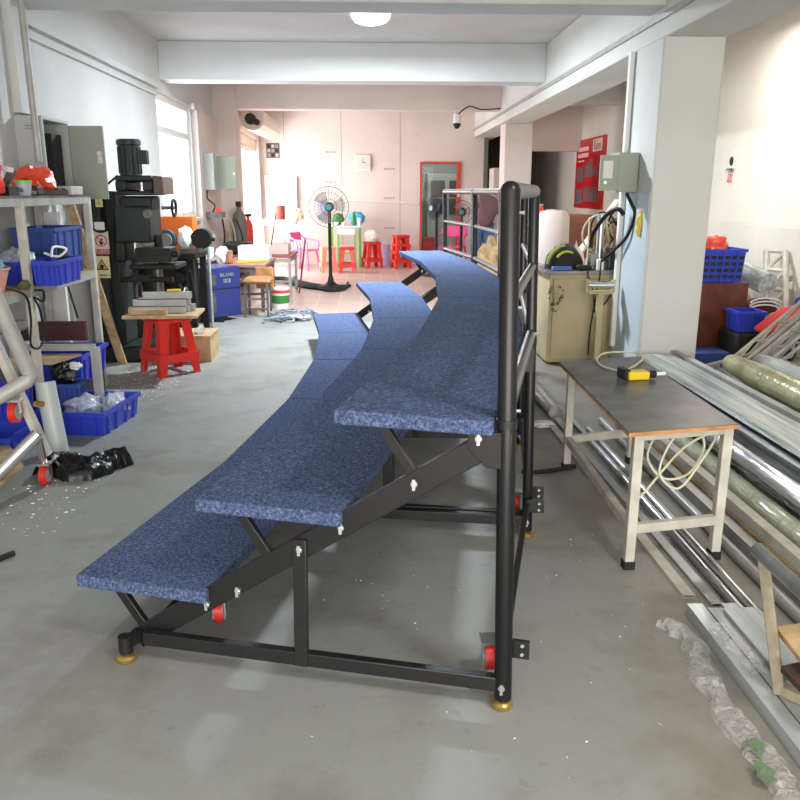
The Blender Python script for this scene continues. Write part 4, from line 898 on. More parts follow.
mo = mo.build('motor', m_drk, dp)
b = MB(); slab(138, 150, 147, 164, 6.94, .08, b); b.build('junction_box', m_drk, mo, bevel=.005)
MB().cyl((m0.x, 7.08, m0.z-.05), (m0.x, 7.08, m0.z-.02), .13, .1).build('motor_flange', m_drk, dp)
kn = YY(147, 214, 6.93); MB().cyl((kn.x, 6.93, kn.z), (kn.x, 6.95, kn.z), .035).build('chrome_dial', m_steel, dp)
hw = YY(172, 208, 7.0); MB().tube([Vector((hw.x+.004, 7.05+.07*math.cos(a), hw.z+.07*math.sin(a))) for a in [k*2*PI/20 for k in range(20)]], .012, 6, closed=True).build('hand_wheel', m_iron, dp)
MB().cyl((hw.x-.1, 7.05, hw.z), (hw.x+.01, 7.05, hw.z), .015).build('spindle', m_steel, dp)
ch = YY(158, 235, 7.1); MB().tube([(ch.x, 7.1, ch.z), (ch.x, 7.1, ch.z-.1), (ch.x, 7.1, ch.z-.14), (ch.x, 7.1, ch.z-.26)], [.035, .035, .02, .012], 14).build('chuck', m_iron, dp)
MB().box(-2.08, -1.68, 6.95, 7.35, .80, .84).build('work_table', m_iron, dp, bevel=.01)
b = MB(); b.box(-2.02, -1.72, 6.95, 7.2, .86, .98); b.cyl((-2.0, 7.0, .93), (-1.66, 7.0, .93), .03); b.box(-2.06, -1.9, 6.88, 6.95, .70, .76); b.cyl((-2.15, 6.9, .72), (-1.7, 6.9, .72), .022)
b.build('vise', m_iron, dp, bevel=.006)
MB().cyl((-1.88, 7.1, .12), (-1.88, 7.1, .8), .045).build('table_screw', m_steel, dp)
for (x, y, z, r) in ((-1.62, 6.98, .55, .09), (-1.98, 6.85, .62, .08)):
    MB().tube([Vector((x, y+r*math.cos(a), z+r*math.sin(a))) for a in [k*2*PI/20 for k in range(20)]], .01, 6, closed=True).build('crank_wheel', m_steel, dp)
wire('motor_cable', [(m0.x-.09, 7.0, m0.z+.0), (c0.x-.06, 6.92, c0.z+.02), (YY(92, 195, 6.93).x, 6.93, YY(92, 195, 6.93).z), YY(88, 210, 6.93), YY(91, 226, 6.93), YY(100, 232, 6.93), YY(112, 228, 6.93)], .009, m_rub, dp)
def plate(x0, y0, x1, y1, Y, m, par, nm='sign_plate'):
    a = YY(x0, y0, Y); c = YY(x1, y1, Y); return MB().box(a.x, c.x, Y-.004, Y, c.z, a.z).build(nm, m, par), Vector(((a.x+c.x)/2, Y-.005, (a.z+c.z)/2)), c.x-a.x, a.z-c.z
_, c, w_, h_ = plate(95.5, 181, 104, 191, 6.95, m_signy, dp) if 0 else plate(95, 198, 103, 207, 6.95, m_signy, dp)
def tri(c, r, m, par, y=.001): MB().prism([(c.x-r, c.y-y, c.z-r*.8), (c.x+r, c.y-y, c.z-r*.8), (c.x, c.y-y, c.z+r*.9)], (0, -.0012, 0)).build('warning_triangle', m, par)
m_wy = mat('warning_yellow', (206, 190, 60), .5)
tri(c, .025, m_wy, dp); text('!', .03, c+Vector((0, -.003, -.003)), (1, 0, 0), (0, 0, 1), m_ink, dp)
plate(94, 222, 105, 230, 6.95, m_paper, dp, 'torn_label')
_, c, w_, h_ = plate(93, 211.5+20, 109.5, 235+20-1, 6.95, m_signg, dp) if 0 else plate(93, 212+19.5, 110, 254, 6.95, m_signg, dp)
MB().tube([c+Vector((.045*math.cos(a), -.003, .018+.045*math.sin(a))) for a in [k*2*PI/24 for k in range(24)]], .005, 6, closed=True).build('prohibition_ring', m_signr, dp)
MB().bar(c+Vector((-.032, -.003, .05)), c+Vector((.032, -.003, -.014)), .002, .006).build('prohibition_bar', m_signr, dp)
MB().bar(c+Vector((-.015, -.001, 0)), c+Vector((.012, -.001, .035)), .002, .012).box(c.x-.012, c.x+.012, c.y-.003, c.y-.001, c.z-.015, c.z+.005).build('pictogram', m_ink, dp)
MB().box(c.x-.065, c.x+.065, c.y-.002, c.y, c.z-h_/2+.004, c.z-h_/2+.04).build('sign_band', m_signr, dp)
text('禁止戴手套', .024, (c.x, c.y-.004, c.z-h_/2+.022), (1, 0, 0), (0, 0, 1), m_signg, dp)
_, c, w_, h_ = plate(93.5, 256, 111, 278, 6.95, m_signy, dp)
tri(c+Vector((0, 0, .02)), .055, m_ink, dp); tri(c+Vector((0, -.002, .019)), .042, mat('warning_amber', (214, 170, 80), .5), dp)
MB().box(c.x-.015, c.x+.015, c.y-.007, c.y-.0045, c.z-.015, c.z+.02, rx=0, ry=.4).build('pictogram', m_ink, dp)
text('当心机械伤人', .022, (c.x, c.y-.003, c.z-h_/2+.022), (1, 0, 0), (0, 0, 1), m_ink, dp)

# ------------------------------------------------------------------ machine bench with grinder and cut-off saw
mbn = thing('machine_bench', 'dark cluttered steel machine bench behind the drilling machine', 'bench', (-1.9, 8.2, 0))
MB().box(-2.40, -1.74, 8.0, 8.7, .80, .86).build('bench_top', m_iron, mbn, bevel=.005)
for x in (-2.34, -1.8):
    for y in (8.06, 8.64): MB().bar((x, y, 0), (x, y, .8), .06, .06).build('leg', m_iron, mbn)
MB().box(-2.34, -1.84, 8.12, 8.6, .1, .78).build('gear_case', m_iron, mbn, bevel=.03)
b = MB(); b.cyl((-1.95, 8.0, .62), (-1.95, 8.12, .62), .07); b.cyl((-2.1, 7.98, .5), (-2.1, 8.12, .5), .06); b.box(-2.3, -1.8, 8.0, 8.11, .70, .74); b.cyl((-1.86, 7.9, .5), (-1.98, 8.1, .6), .02); b.cyl((-1.78, 7.9, .7), (-1.78, 8.1, .3), .018)
b.build('pulleys_and_levers', m_iron, mbn)['kind'] = 'stuff'
bg_ = thing('bench_grinder', 'green blue bench grinder with round wheel guards on the machine bench', 'grinder', (-2.0, 8.2, .86))
MB().cyl((-2.2, 8.25, .99), (-2.06, 8.25, .99), .07).build('motor_housing', m_steel, bg_); MB().box(-2.2, -2.04, 8.18, 8.32, .86, .95).build('base', m_iron, bg_)
for x, m in ((-2.19, m_steel), (-2.03, mat('grinder_teal', (62, 96, 106), .4))):
    MB().tube([(x, 8.12, .98), (x, 8.2, .98)], .1, 24).build('wheel_guard', m, bg_)
    MB().tube([(x, 8.10, .98), (x, 8.12, .98)], .065, 24).build('grinding_wheel', mat('grit', (150, 146, 134), .9), bg_)
tag(MB().box(-2.03, -1.68, 8.45, 8.65, .86, 1.2).build('orange_tool_box', m_orange, None, bevel=.008), 'bright orange box standing behind the bench grinder', 'box')
cs_ = thing('cut_off_saw', 'white and black cut-off saw at the right end of the machine bench', 'saw', (-1.7, 8.2, .86))
MB().blob((-1.71, 8.2, 1.0), (.08, .07, .11), 3, .2, flat=-.1).build('saw_body', m_white, cs_); MB().tube([(-1.55, 8.16, .99), (-1.55, 8.26, .99)], .1, 24).build('blade_guard', m_rub, cs_); MB().cyl((-1.52, 8.2, 1.0), (-1.42, 8.2, .98), .02).build('handle', m_rub, cs_); MB().box(-1.75, -1.54, 8.05, 8.4, .86, .9).build('base', m_steel, cs_)
tag(MB().cyl((-1.43, 8.5, .0), (-1.43, 8.5, .97), .016).box(-1.5, -1.36, 8.46, 8.54, .97, 1.01).build('steel_stand', m_rackg), 'thin light grey T-shaped stand between the saw and the paper stack', 'stand')

for o_, d_ in ((bg_, -.02), (cs_, -.16)): o_.location.x += d_
for n_ in ('orange_tool_box', 'steel_stand'): bpy.data.objects[n_].location.x += -.16 if n_[0] == 'o' else -.28
# red stool, board, metal sections
def stool(name, label, loc, hgt=.46, wtop=.27, wbot=.36, m=m_red, rz=0, hole=True, group=None):
    t = thing(name, label, 'stool', (0, 0, 0), group)
    th = .05; b = MB()
    b.box(-wtop/2, wtop/2, -wtop/2, wtop/2, hgt-.022, hgt); b.box(-wtop/2-.006, wtop/2+.006, -wtop/2-.006, wtop/2+.006, hgt-.05, hgt-.02)
    b.build('seat', m, t, bevel=.01)
    for sx in (-1, 1):
        for sy in (-1, 1):
            tp_, bt = Vector((sx*(wtop/2-.012), sy*(wtop/2-.012), hgt-.03)), Vector((sx*(wbot/2-.02), sy*(wbot/2-.02), 0))
            q = MB(); d = bt-tp_
            # L-section leg
            A = [(0, 0), (-sx*.085, 0), (-sx*.085, -sy*.008), (-sx*.008, -sy*.008), (-sx*.008, -sy*.085), (0, -sy*.085)]
            B = [(0, 0), (-sx*.06, 0), (-sx*.06, -sy*.008), (-sx*.008, -sy*.008), (-sx*.008, -sy*.06), (0, -sy*.06)]
            va = [tp_+Vector((x, y, 0)) for x, y in A]; vb = [bt+Vector((x, y, 0)) for x, y in B]
            q.add(va+vb, [(0, 1, 2, 3, 4, 5), (11, 10, 9, 8, 7, 6)]+[(i, (i+1) % 6, 6+(i+1) % 6, 6+i) for i in range(6)])
            q.box(bt.x-sx*.0-(.028 if sx > 0 else -.0)-.0, bt.x+(.0 if sx > 0 else .028), bt.y-(.028 if sy > 0 else 0), bt.y+(0 if sy > 0 else .028), 0, .012)
            q.build('leg', m, t)
    f = .30; zz = hgt*f; k = wbot/2*(1-f)+wtop/2*f-.012
    for a, c in (((-k, -k), (k, -k)), ((k, -k), (k, k)), ((k, k), (-k, k)), ((-k, k), (-k, -k))):
        MB().bar((a[0], a[1], zz), (c[0], c[1], zz), .012, .07).build('stretcher', m, t)
    if hole: MB().cyl((0, -wtop/2-.012, hgt-.035), (0, -wtop/2-.006, hgt-.035), .014).build('maker_badge', m_org, t)
    t.location = loc; t.rotation_euler = (0, 0, rz); t['_o'] = tuple(loc); return t
st = stool('plastic_stool', 'tall red plastic stool carrying a board with metal sections, in front of the drilling machine', (-1.68, 6.52, 0), .475, .29, .40, rz=.72)
tag(MB().box(-1.98, -1.40, 6.28, 6.72, .477, .50, rz=.06).build('wooden_board', m_wood, None, bevel=.002), 'thin pale board lying on top of the red stool in front', 'board')
tag(MB().box(-1.93, -1.63, 6.33, 6.38, .502, .545, rz=.0).build('wooden_batten', m_wood, None, bevel=.002), 'short pale wooden batten on the front edge of the stool board', 'batten')
for i, (x0, x1, y, z, lab) in enumerate(((-1.95, -1.5, 6.43, .502, 'grey metal section in the stack on the red stool, front bottom'), (-1.93, -1.48, 6.50, .502, 'grey metal section in the stack on the red stool, middle of the bottom row'), (-1.9, -1.46, 6.57, .502, 'grey metal section in the stack on the red stool, rear bottom'), (-1.92, -1.5, 6.46, .556, 'grey metal section on the second layer of the stack, front one'), (-1.9, -1.49, 6.54, .556, 'grey metal section on the second layer of the stack, rear one'), (-1.85, -1.47, 6.5, .61, 'topmost grey metal section of the stack on the red stool'))):
    tag(MB().bar((x0, y, z+.026), (x1, y+.03, z+.026), .062, .05, hollow=True).build('metal_section', m_sil2 if i % 2 else m_rackg), lab, 'metal section', 'metal sections on the red stool')
tag(MB().box(-1.66, -1.55, 6.5, 6.53, .664, .684, rz=.2).build('yellow_gun', m_yel, None, bevel=.006), 'small yellow tool lying on the stacked metal sections', 'tool')
wbx = thing('wooden_crate', 'small open pale wooden box on the floor behind the red stool', 'box', (-1.6, 7.0, 0))
MB().box(-1.76, -1.42, 6.90, 6.92, 0, .22).build('side_panel', m_ply, wbx); MB().box(-1.44, -1.42, 6.92, 7.3, 0, .22).build('side_panel', m_wood, wbx); MB().box(-1.78, -1.41, 6.88, 7.3, .22, .235).build('top_panel', m_ply, wbx)
tag(MB().cyl((-1.55, 6.98, .237), (-1.50, 7.02, .29), .03).build('tape_roll', m_white), 'white tape roll on the pale wooden box behind the stool', 'tape')

# ------------------------------------------------------------------ blue welding machine
wd = thing('welding_machine', 'dark blue welding machine with black louvered side on the floor', 'welding machine', (-1.8, 9.2, 0))
pa, pb, pc = Vector((-1.86, 9.0, 0)), Vector((-1.53, 9.34, 0)), Vector((-2.2, 9.3, 0))
pd = pb+(pc-pa)
MB().prism([pa+Vector((0, 0, .05)), pb+Vector((0, 0, .05)), pd+Vector((0, 0, .05)), pc+Vector((0, 0, .05))], (0, 0, .57)).build('body', m_welder, wd, bevel=.012)
n_ = (pb-pa).normalized(); nn = Vector((n_.y, -n_.x, 0))
def onw(f, z): return pa.lerp(pb, f)+nn*.004+Vector((0, 0, z))
b = MB(); b.bar(pa+Vector((-.01, -.01, .34)), pc+Vector((-.01, -.01, .34)), .012, .55); b.build('louvred_side', m_rub, wd)
b = MB(); b.prism([onw(.12, .42), onw(.28, .42), onw(.28, .54), onw(.12, .54)], nn*.004); b.prism([onw(.15, .12), onw(.25, .12), onw(.25, .34), onw(.15, .34)], nn*.004); b.build('vent_grille', m_steel, wd)
MB().bar(onw(0, .38), onw(1, .38), .006, .01).build('seam', m_ink, wd)
text('RILAND', .055, onw(.6, .53)+nn*.004, n_, (0, 0, 1), m_rackg, wd); text('瑞凌', .055, onw(.6, .46)+nn*.004, n_, (0, 0, 1), m_rackg, wd)
MB().box(-2.1, -1.7, 9.1, 9.12, 0, .05).build('foot', m_rub, wd)
# tables along the left with papers, clutter, chair
def table4(name, label, x0, x1, y0, y1, h, mtop, mleg, tt=.03, lw=.04, rails=True, cat='table'):
    t = thing(name, label, cat, ((x0+x1)/2, (y0+y1)/2, 0))
    MB().box(x0, x1, y0, y1, h-tt, h).build('tabletop', mtop, t, bevel=.003)
    for x in (x0+lw, x1-lw):
        for y in (y0+lw, y1-lw): MB().bar((x, y, 0), (x, y, h-tt), lw, lw).build('leg', mleg, t)
    if rails:
        for a, c in (((x0+lw, y0+lw), (x1-lw, y0+lw)), ((x1-lw, y0+lw), (x1-lw, y1-lw)), ((x0+lw, y0+lw), (x0+lw, y1-lw))):
            MB().bar((a[0], a[1], .22), (c[0], c[1], .22), .025, .03).build('stretcher', mleg, t)
            MB().bar((a[0], a[1], h-.07), (c[0], c[1], h-.07), .025, .05).build('apron', mleg, t)
    return t
table4('steel_table', 'low steel table with reddish top behind the blue welding machine', -1.88, -1.32, 9.9, 11.1, .58, mat('pinkish_top', (176, 128, 116), .5), m_steel)
table4('steel_table', 'second low table further back with a red brown top near the fan', -1.95, -1.12, 11.3, 12.3, .58, mat('brown_red_top', (150, 84, 76), .5), m_rackg)
table4('paper_table', 'low grey table carrying white paper behind the machine bench', -2.4, -1.92, 9.72, 10.2, .66, m_rackg, m_iron)
tag(MB().box(-2.3, -1.95, 9.78, 10.1, .662, .78, rz=.1).build('paper_stack', m_paper, None, bevel=.01), 'white stack of papers left of the blue welding machine top', 'papers')
tag(MB().blob((-1.86, 10.1, .66), (.09, .09, .13), 61, .25, flat=-.078).build('plastic_bag', m_bagw), 'white crumpled bag on the reddish table', 'bag')
tag(MB().box(-1.75, -1.35, 10.6, 10.9, .582, .76).build('white_box', m_paper, None, bevel=.003), 'white carton standing on the reddish steel table', 'box')
tag(MB().box(-1.78, -1.72, 9.98, 10.04, .582, .75).build('brown_bottle', m_wood2, None, bevel=.015), 'small brown bottle at the front of the reddish table', 'bottle')
tag(MB().bar((-1.7, 10.15, .595), (-1.35, 10.35, .595), .05, .02).build('yellow_ruler', m_yel), 'yellow handled tool lying on the reddish table', 'tool')
tag(MB().box(-2.1, -1.75, 11.5, 11.9, .582, .75).build('black_machine', m_iron, None, bevel=.03), 'black machine part lying on the far low table', 'machine part')
tag(MB().box(-1.5, -1.2, 11.6, 12.0, .582, .72).build('carton', mat('pale_carton', (214, 196, 184), .7)), 'pale open carton on the far low table', 'carton')
tag(MB().tube([(-1.45, 11.5, .582), (-1.35, 11.55, 1.15)], .008, 6).build('thin_rod', m_iron), 'thin dark rod standing up from the far low table', 'rod')
tag(MB().tube([(-1.08, 11.85, .0), (-.98, 11.95, .78)], .014, 6).build('thin_rod', mat('maroon_rod', (110, 50, 60), .5)), 'slanted maroon rod at the right end of the far low table', 'rod')
oc = thing('chair', 'small chair with a round brown seat and metal legs beside the welding machine', 'chair', (-1.4, 9.7, 0))
MB().box(-1.52, -1.2, 9.42, 9.78, .40, .46).build('seat', m_wood2, oc, bevel=.03, segs=4)
MB().box(-1.42, -1.2, 9.80, 9.84, .30, .56).build('backrest', m_wood2, oc, bevel=.015)
for x in (-1.5, -1.24):
    for y in (9.45, 9.75): MB().bar((x, y, 0), (x, y, .40), .025, .025).build('leg', m_steel, oc)
for z in (.1, .22): MB().bar((-1.5, 9.45, z), (-1.24, 9.45, z), .02, .02).build('stretcher', m_steel, oc)
pbk = thing('paint_bucket', 'small white bucket with red and green label on the tiled floor', 'bucket', (-1.18, 10.25, 0))
MB().lathe([(.1, 0), (.12, .24), (.125, .245), (.125, .26), (.11, .25)], (-1.18, 10.25, 0), 24).build('bucket_body', m_white, pbk); MB().lathe([(.111, .07), (.118, .17)], (-1.18, 10.25, 0), 24).build('label_band', m_dgreen, pbk)
MB().lathe([(.121, .2), (.126, .235)], (-1.18, 10.25, 0), 24).build('red_band', m_signr, pbk)
# strips and black hoses on the floor
random.seed(11)
sp_ = MB()
for i in range(34):
    c = Vector((-1.12+random.random()*.42, 9.1+random.random()*.5, .012)); a = random.random()*PI; L_ = .15+random.random()*.25
    P = [c+Vector((math.cos(a+q*1.4)*L_*q*.8, math.sin(a+q*1.4)*L_*.6*q, .005+random.random()*.05)) for q in (-1, -.5, 0, .5, 1)]
    sp_.tube(smoothpath(P, 4), .011, 4)
tag(sp_.build('carpet_trimmings', mat('slate_strips', (70, 78, 96), .7, rgb2=(170, 176, 184), scale=3)), 'tangled pile of slate and white edging strips on the floor', 'strips', kind='stuff')
for i in range(5):
    o = -.06*i
    lab = ['black rubber hose lying on the tiles, nearest the riser, ending in a hooked bend', 'black hose in the floor bundle, second from the camera', 'black hose in the floor bundle, middle one', 'black hose in the floor bundle, second from the fan base', 'black hose in the floor bundle, passing right by the fan base'][i]
    P = [G(348+i*4, 284-i*1.6), G(344, 290.5-i*1.8), G(330, 292-i*2), G(318, 290-i*1.8)] if i < 1 else [G(343+i*2, 291-i*1.0), G(325, 291.5-i*1.1), G(305, 290-i*1.6), G(285, 284.5-i*1.4), G(268, 283-i)]
    tag(MB().tube(smoothpath([p+Vector((0, 0, .022)) for p in P], 8), .02, 8).build('black_hose', m_rub), lab, 'hose', 'black hoses on the tiles')

# ------------------------------------------------------------------ back area: standing fan
def fan(label, c, r, base, mblade, face=(0, -1, 0), H_=None):
    t = thing('standing_fan', label, 'fan', (c.x, base, 0))
    c = Vector((c.x, base, c.z)); f = Vector(face).normalized(); u = f.cross(Vector((0, 0, 1))).normalized(); v = u.cross(f)
    MB().lathe([(.26, 0), (.26, .02), (.1, .05), (.05, .1), (.035, .18)], (c.x, c.y+.06, 0), 28).build('base', m_iron, t)
    MB().cyl((c.x, c.y+.06, .1), (c.x, c.y+.06, c.z-.02), .026).build('pole', m_rub, t)
    MB().tube([c-f*.14, c-f*.1, c-f*.02, c+f*.02], [.05, .07, .07, .055], 20).build('motor', m_rub, t)
    g = MB()
    for d, rr in ((.0, 1), (.05, .72), (.055, .4)):
        for s_ in ((1,) if d == 0 else (1, -1)):
            g.tube([c+f*(.06+s_*d)+u*r*rr*math.cos(a)+v*r*rr*math.sin(a) for a in [k*2*PI/40 for k in range(40)]], .005 if d == 0 else .0022, 5, closed=True)
    for k in range(28):
        a = k*2*PI/28; dr_ = u*math.cos(a)+v*math.sin(a)
        g.tube([c+f*.06+dr_*r, c+f*.11+dr_*r*.72, c+f*.12+dr_*.05], .0018, 4); g.tube([c+f*.06+dr_*r, c+f*.01+dr_*r*.72, c+dr_*.06], .0018, 4)
    g.build('cage', m_iron, t)
    for k in range(3):
        a0 = k*2*PI/3+.4; b = MB(); vs = []; n = 8
        for i in range(n+1):
            a = a0+i/n*1.0; dr_ = u*math.cos(a)+v*math.sin(a); tw = (i/n-.5)*.04
            vs += [c+f*(.06+tw)+dr_*.05, c+f*(.06+tw)+dr_*r*(.85-.12*abs(i/n-.4))]
        b.add(vs+[q+f*.003 for q in vs], [(2*i, 2*i+1, 2*i+3, 2*i+2) for i in range(n)]+[(2*i+2*n+2, 2*i+2*n+4, 2*i+2*n+5, 2*i+2*n+3) for i in range(n)])
        b.build('blade', mblade, t)
    MB().cyl(c+f*.115, c+f*.135, .045).build('hub_badge', m_teal, t)
    return t
fan('large standing fan with dark wire cage and teal hub, in front of the back wall', YY(329, 207, 12.45), .30, 12.45, film('smoky_blade', (140, 140, 140), .35, .3, 3, 0))
fan('black standing fan turned sideways in front of the red framed doorway', YY(437, 208, 14.2), .2, 14.2, m_dkblue, face=(-.8, -.5, 0))
fan('small standing fan seen through the guard rail beside the doorway', YY(462, 212, 14.6), .2, 14.6, film('smoky_blade_b', (170, 150, 140), .3, .3, 3, 0), face=(-.2, -1, 0))
# wall clock
ck = thing('wall_clock', 'white rounded square wall clock on the back wall', 'clock', (-.17, YB-.02, 1.84))
c = YY(363, 163, YB-.02)
MB().box(c.x-.16, c.x+.16, YB-.05, YB, c.z-.16, c.z+.16).build('clock_case', m_white, ck, bevel=.045, segs=4)
MB().box(c.x-.12, c.x+.12, YB-.055, YB-.05, c.z-.12, c.z+.12).build('clock_face', mat('clock_face', (222, 214, 206), .6), ck)
MB().bar((c.x, YB-.057, c.z), (c.x, YB-.057, c.z+.08), .004, .01).build('clock_hand', m_ink, ck); MB().bar((c.x, YB-.057, c.z), (c.x+.06, YB-.057, c.z+.01), .004, .01).build('clock_hand', m_ink, ck)
# framed dark panel of photographs
pf = thing('picture_panel', 'dark framed panel of small grey pictures on the back wall near the shutter', 'picture', (-1.9, YB-.02, 1.9))
_, c, w_, h_ = plate(266, 143, 280, 158, YB, mat('dark_frame', (84, 70, 64), .6), pf, 'frame_panel')
for i in range(3):
    for j in range(3): MB().box(c.x-w_/2+w_*(.08+i*.3), c.x-w_/2+w_*(.3+i*.3), YB-.008, YB-.005, c.z-h_/2+h_*(.08+j*.3), c.z-h_/2+h_*(.3+j*.3)).build('picture', [m_greytxt, m_rackg, m_iron][(i*2+j) % 3], pf)
# white shelf and table at the far left
table4('white_table', 'white table with lower shelf by the far left corner', -2.2, -1.45, 15.6, 16.2, .92, m_white, m_white)
tag(MB().box(-2.12, -1.5, 16.5, 16.55, .9, 1.75).build('white_board', mat('glossy_whiteboard', (250, 248, 246), .2)), 'tall white board leaning on the back wall above the white table', 'board')
tag(MB().cyl((-1.78, 15.9, .92), (-1.78, 15.93, 1.18), .1).build('red_brown_pot', mat('red_brown_pot', (140, 62, 50), .5)), 'red brown round container on the white table', 'pot')
tag(MB().box(-1.9, -1.7, 15.7, 16.1, .2, .55).build('carton', m_white), 'white carton on the lower shelf of the white table', 'carton')
tag(MB().blob((-1.45+.02, 15.95, .98), (.1, .1, .12), 71, .4, flat=-.058).build('flower_pot', mat('dried_bouquet', (226, 196, 170), .8)), 'small pale bouquet at the right end of the white table', 'plant')
# magenta chair
def armchair(label, loc, rz, m1, m2, s_=1):
    t = thing('plastic_armchair', label, 'chair', (0, 0, 0))
    MB().box(-.22, .22, -.22, .22, .42, .45).build('seat', m1, t, bevel=.012)
    b = MB(); b.box(-.22, .22, .2, .225, .62, .82, rx=-.12); 
    for x in (-.2, -.07, .07, .2): b.bar((x, .2, .44), (x, .235, .66), .03, .015)
    b.build('backrest', m1, t, bevel=.006)
    for sx in (-1, 1):
        MB().tube(smoothpath([(sx*.2, .24, .8), (sx*.25, .12, .68), (sx*.27, -.15, .64), (sx*.25, -.24, .6), (sx*.24, -.22, .42)]), .018, 8).build('armrest', m2, t)
        for sy in (-1, 1): MB().bar((sx*.2, sy*.2, .43), (sx*.25, sy*.26, 0), .04, .03).build('leg', m1, t)
    t.location = loc; t.rotation_euler = (0, 0, rz); t.scale = (s_,)*3; t['_o'] = tuple(loc); return t
armchair('pink and lilac plastic armchair standing in the bright corner by the back wall', (-1.3, 15.4, 0), 1.1, m_mag, m_lil, .86)
armchair('magenta plastic chair behind the guard rail near the doorway', (1.52, 15.3, 0), -.3, m_mag, m_mag)
# red stools at the back
stool('plastic_stool', 'red plastic stool beside the large fan pole', (-.46, 14.9, 0), .47, .27, .36, rz=.0)
stool('plastic_stool', 'pale orange stool just left of the large fan pole', (-.82, 15.0, 0), .46, .26, .34, m=mat('pale_orange_plastic', (236, 168, 140), .5), rz=.2)
s1 = stool('plastic_stool', 'red plastic stool with a white bag on its seat by the back wall', (.0, 15.9, 0), .5, .28, .38, rz=.35)
tag(MB().blob((.0, 15.9, .6), (.15, .13, .12), 81, .2, flat=-.095).build('plastic_bag', m_bagw), 'white plastic bag sitting on a red stool at the back', 'bag')
stool('plastic_stool', 'red plastic stool under the tilted one at the back, left of the doorway', (.56, 15.75, 0), .47, .29, .38, rz=.3)
ts = stool('plastic_stool', 'upper red stool nested on top of another left of the doorway', (.56, 15.75, .17), .47, .27, .34, rz=.3)
tag(MB().cyl((.28, 16.35, 0), (.28, 16.35, .42), .09).build('lilac_bin', mat('pale_lilac', (200, 180, 214), .5)), 'pale lilac bin between the two red stools at the back wall', 'bin')
# narrow table with lime legs, things, green folding chair
table4('folding_table', 'small white table with lime green legs against the back wall', -.84, -.2, 15.95, 16.4, .80, m_white, m_green, rails=False)
gf = thing('folding_chair', 'white folding chair with lime green frame below the small table', 'chair', (-.4, 15.7, 0))
MB().box(-.66, -.32, 15.62, 15.92, .64, .75).build('backrest', m_white, gf, bevel=.01); MB().box(-.66, -.32, 15.6, 15.9, .40, .43).build('seat', m_white, gf)
for x in (-.65, -.33):
    for y in (15.6, 15.9): MB().bar((x, y, 0), (x, y, .66), .035, .03).build('leg', m_green, gf)
for z in (.12, .3): MB().bar((-.65, 15.6, z), (-.33, 15.6, z), .03, .03).build('stretcher', m_green, gf)
zt2 = .80
pk = [('green_pack', -.47, .2, m_dgreen, 'round green package on the small back table', 'package', 'b'), ('white_cup', -.60, .07, m_white, 'white cup at the left front of the small back table', 'cup', 'c'), ('white_cup', -.5, .07, m_white, 'white cup left of the green package front', 'cup', 'c'), ('white_cup', -.36, .07, m_white, 'white cup between the green package and the bottle', 'cup', 'c'), ('green_bottle', -.16, .26, m_dgreen, 'green bottle on the small back table', 'bottle', 'c'), ('white_jug', -.05, .15, m_white, 'white jug right of the green bottle', 'jug', 'c')]
for n_n, x, h, m, lab, cat, k in pk:
    y = 16.05 if n_n != 'green_pack' else 16.25
    if k == 'b': o = MB().blob((x-.2, y, zt2+.12), (.12, .06, .12), 5, .12, flat=-.118).build(n_n, m)
    else: o = MB().lathe([(h*.35 if h < .1 else .04, 0), (h*.4 if h < .1 else .045, h*.6), (.025, h*.8), (.02, h)] if 'bottle' in n_n else [(.035, 0), (.045, h)], (x-.2, y, zt2), 16).build(n_n, m)
    tag(o, lab, cat)
tag(MB().blob((-.30, 16.25, zt2+.13), (.15, .09, .13), 8, .25, flat=-.128).build('blue_bag', m_cyan), 'bright light blue packet on the right end of the small back table', 'bag')
tag(MB().box(-.75, -.55, 16.35, 16.45, .95, 1.35).build('grey_picture', mat('blue_grey_print', (176, 178, 196), .6)), 'blue grey picture board on the back wall behind the fan', 'picture') if 0 else None
_, c, w_, h_ = plate(317, 200, 328, 220, YB, mat('blue_grey_print', (176, 178, 200), .6), thing('calendar', 'blue grey calendar on the back wall behind the large fan', 'calendar', (-.9, YB-.01, 1.2)), 'calendar_sheet')
# doorway with red frame, office things
df = thing('door_1', None, None, (1.38, YB, 0)); df['kind'] = 'structure'
b = MB(); b.box(.97, 1.01, YB-.03, YB+.14, 0, 2.03); b.box(1.72, 1.79, YB-.03, YB+.14, 0, 2.03); b.box(1.01, 1.72, YB-.03, YB+.14, 1.99, 2.03); b.build('door_frame', m_redd, df)
MB().box(1.01, 1.72, YB+.06, YB+.066, .05, 1.99).build('pane', m_glass2, df)
MB().box(1.73, 1.78, YB-.034, YB-.03, 1.35, 1.47).build('notice', m_signg, df)
fc2 = thing('filing_cupboard', 'grey office cupboard with dark glass doors seen through the doorway', 'cupboard', (1.6, 18.9, 0))
MB().box(1.28, 2.2, 18.9, 19.4, 0, 1.85).build('body', mat('office_grey', (170, 176, 170), .5), fc2, bevel=.01)
for x0 in (1.36, 1.78):
    MB().box(x0, x0+.32, 18.88, 18.9, .95, 1.7).build('glass_door', mat('dim_glass', (84, 86, 84), .15), fc2)
MB().box(1.36, 2.1, 18.875, 18.88, 1.3, 1.32).build('shelf_edge', m_rackg, fc2)
tag(MB().box(1.08, 1.38, 17.2, 17.5, 0, .5).build('red_cabinet', mat('deep_red', (176, 30, 34), .4), None, bevel=.006), 'low red cabinet just inside the red framed doorway', 'cabinet')
area('office_light', (1.4, 18.0, ZC-.05), (0, 0, 0), .6, .6, 26, (.95, 1, .97))
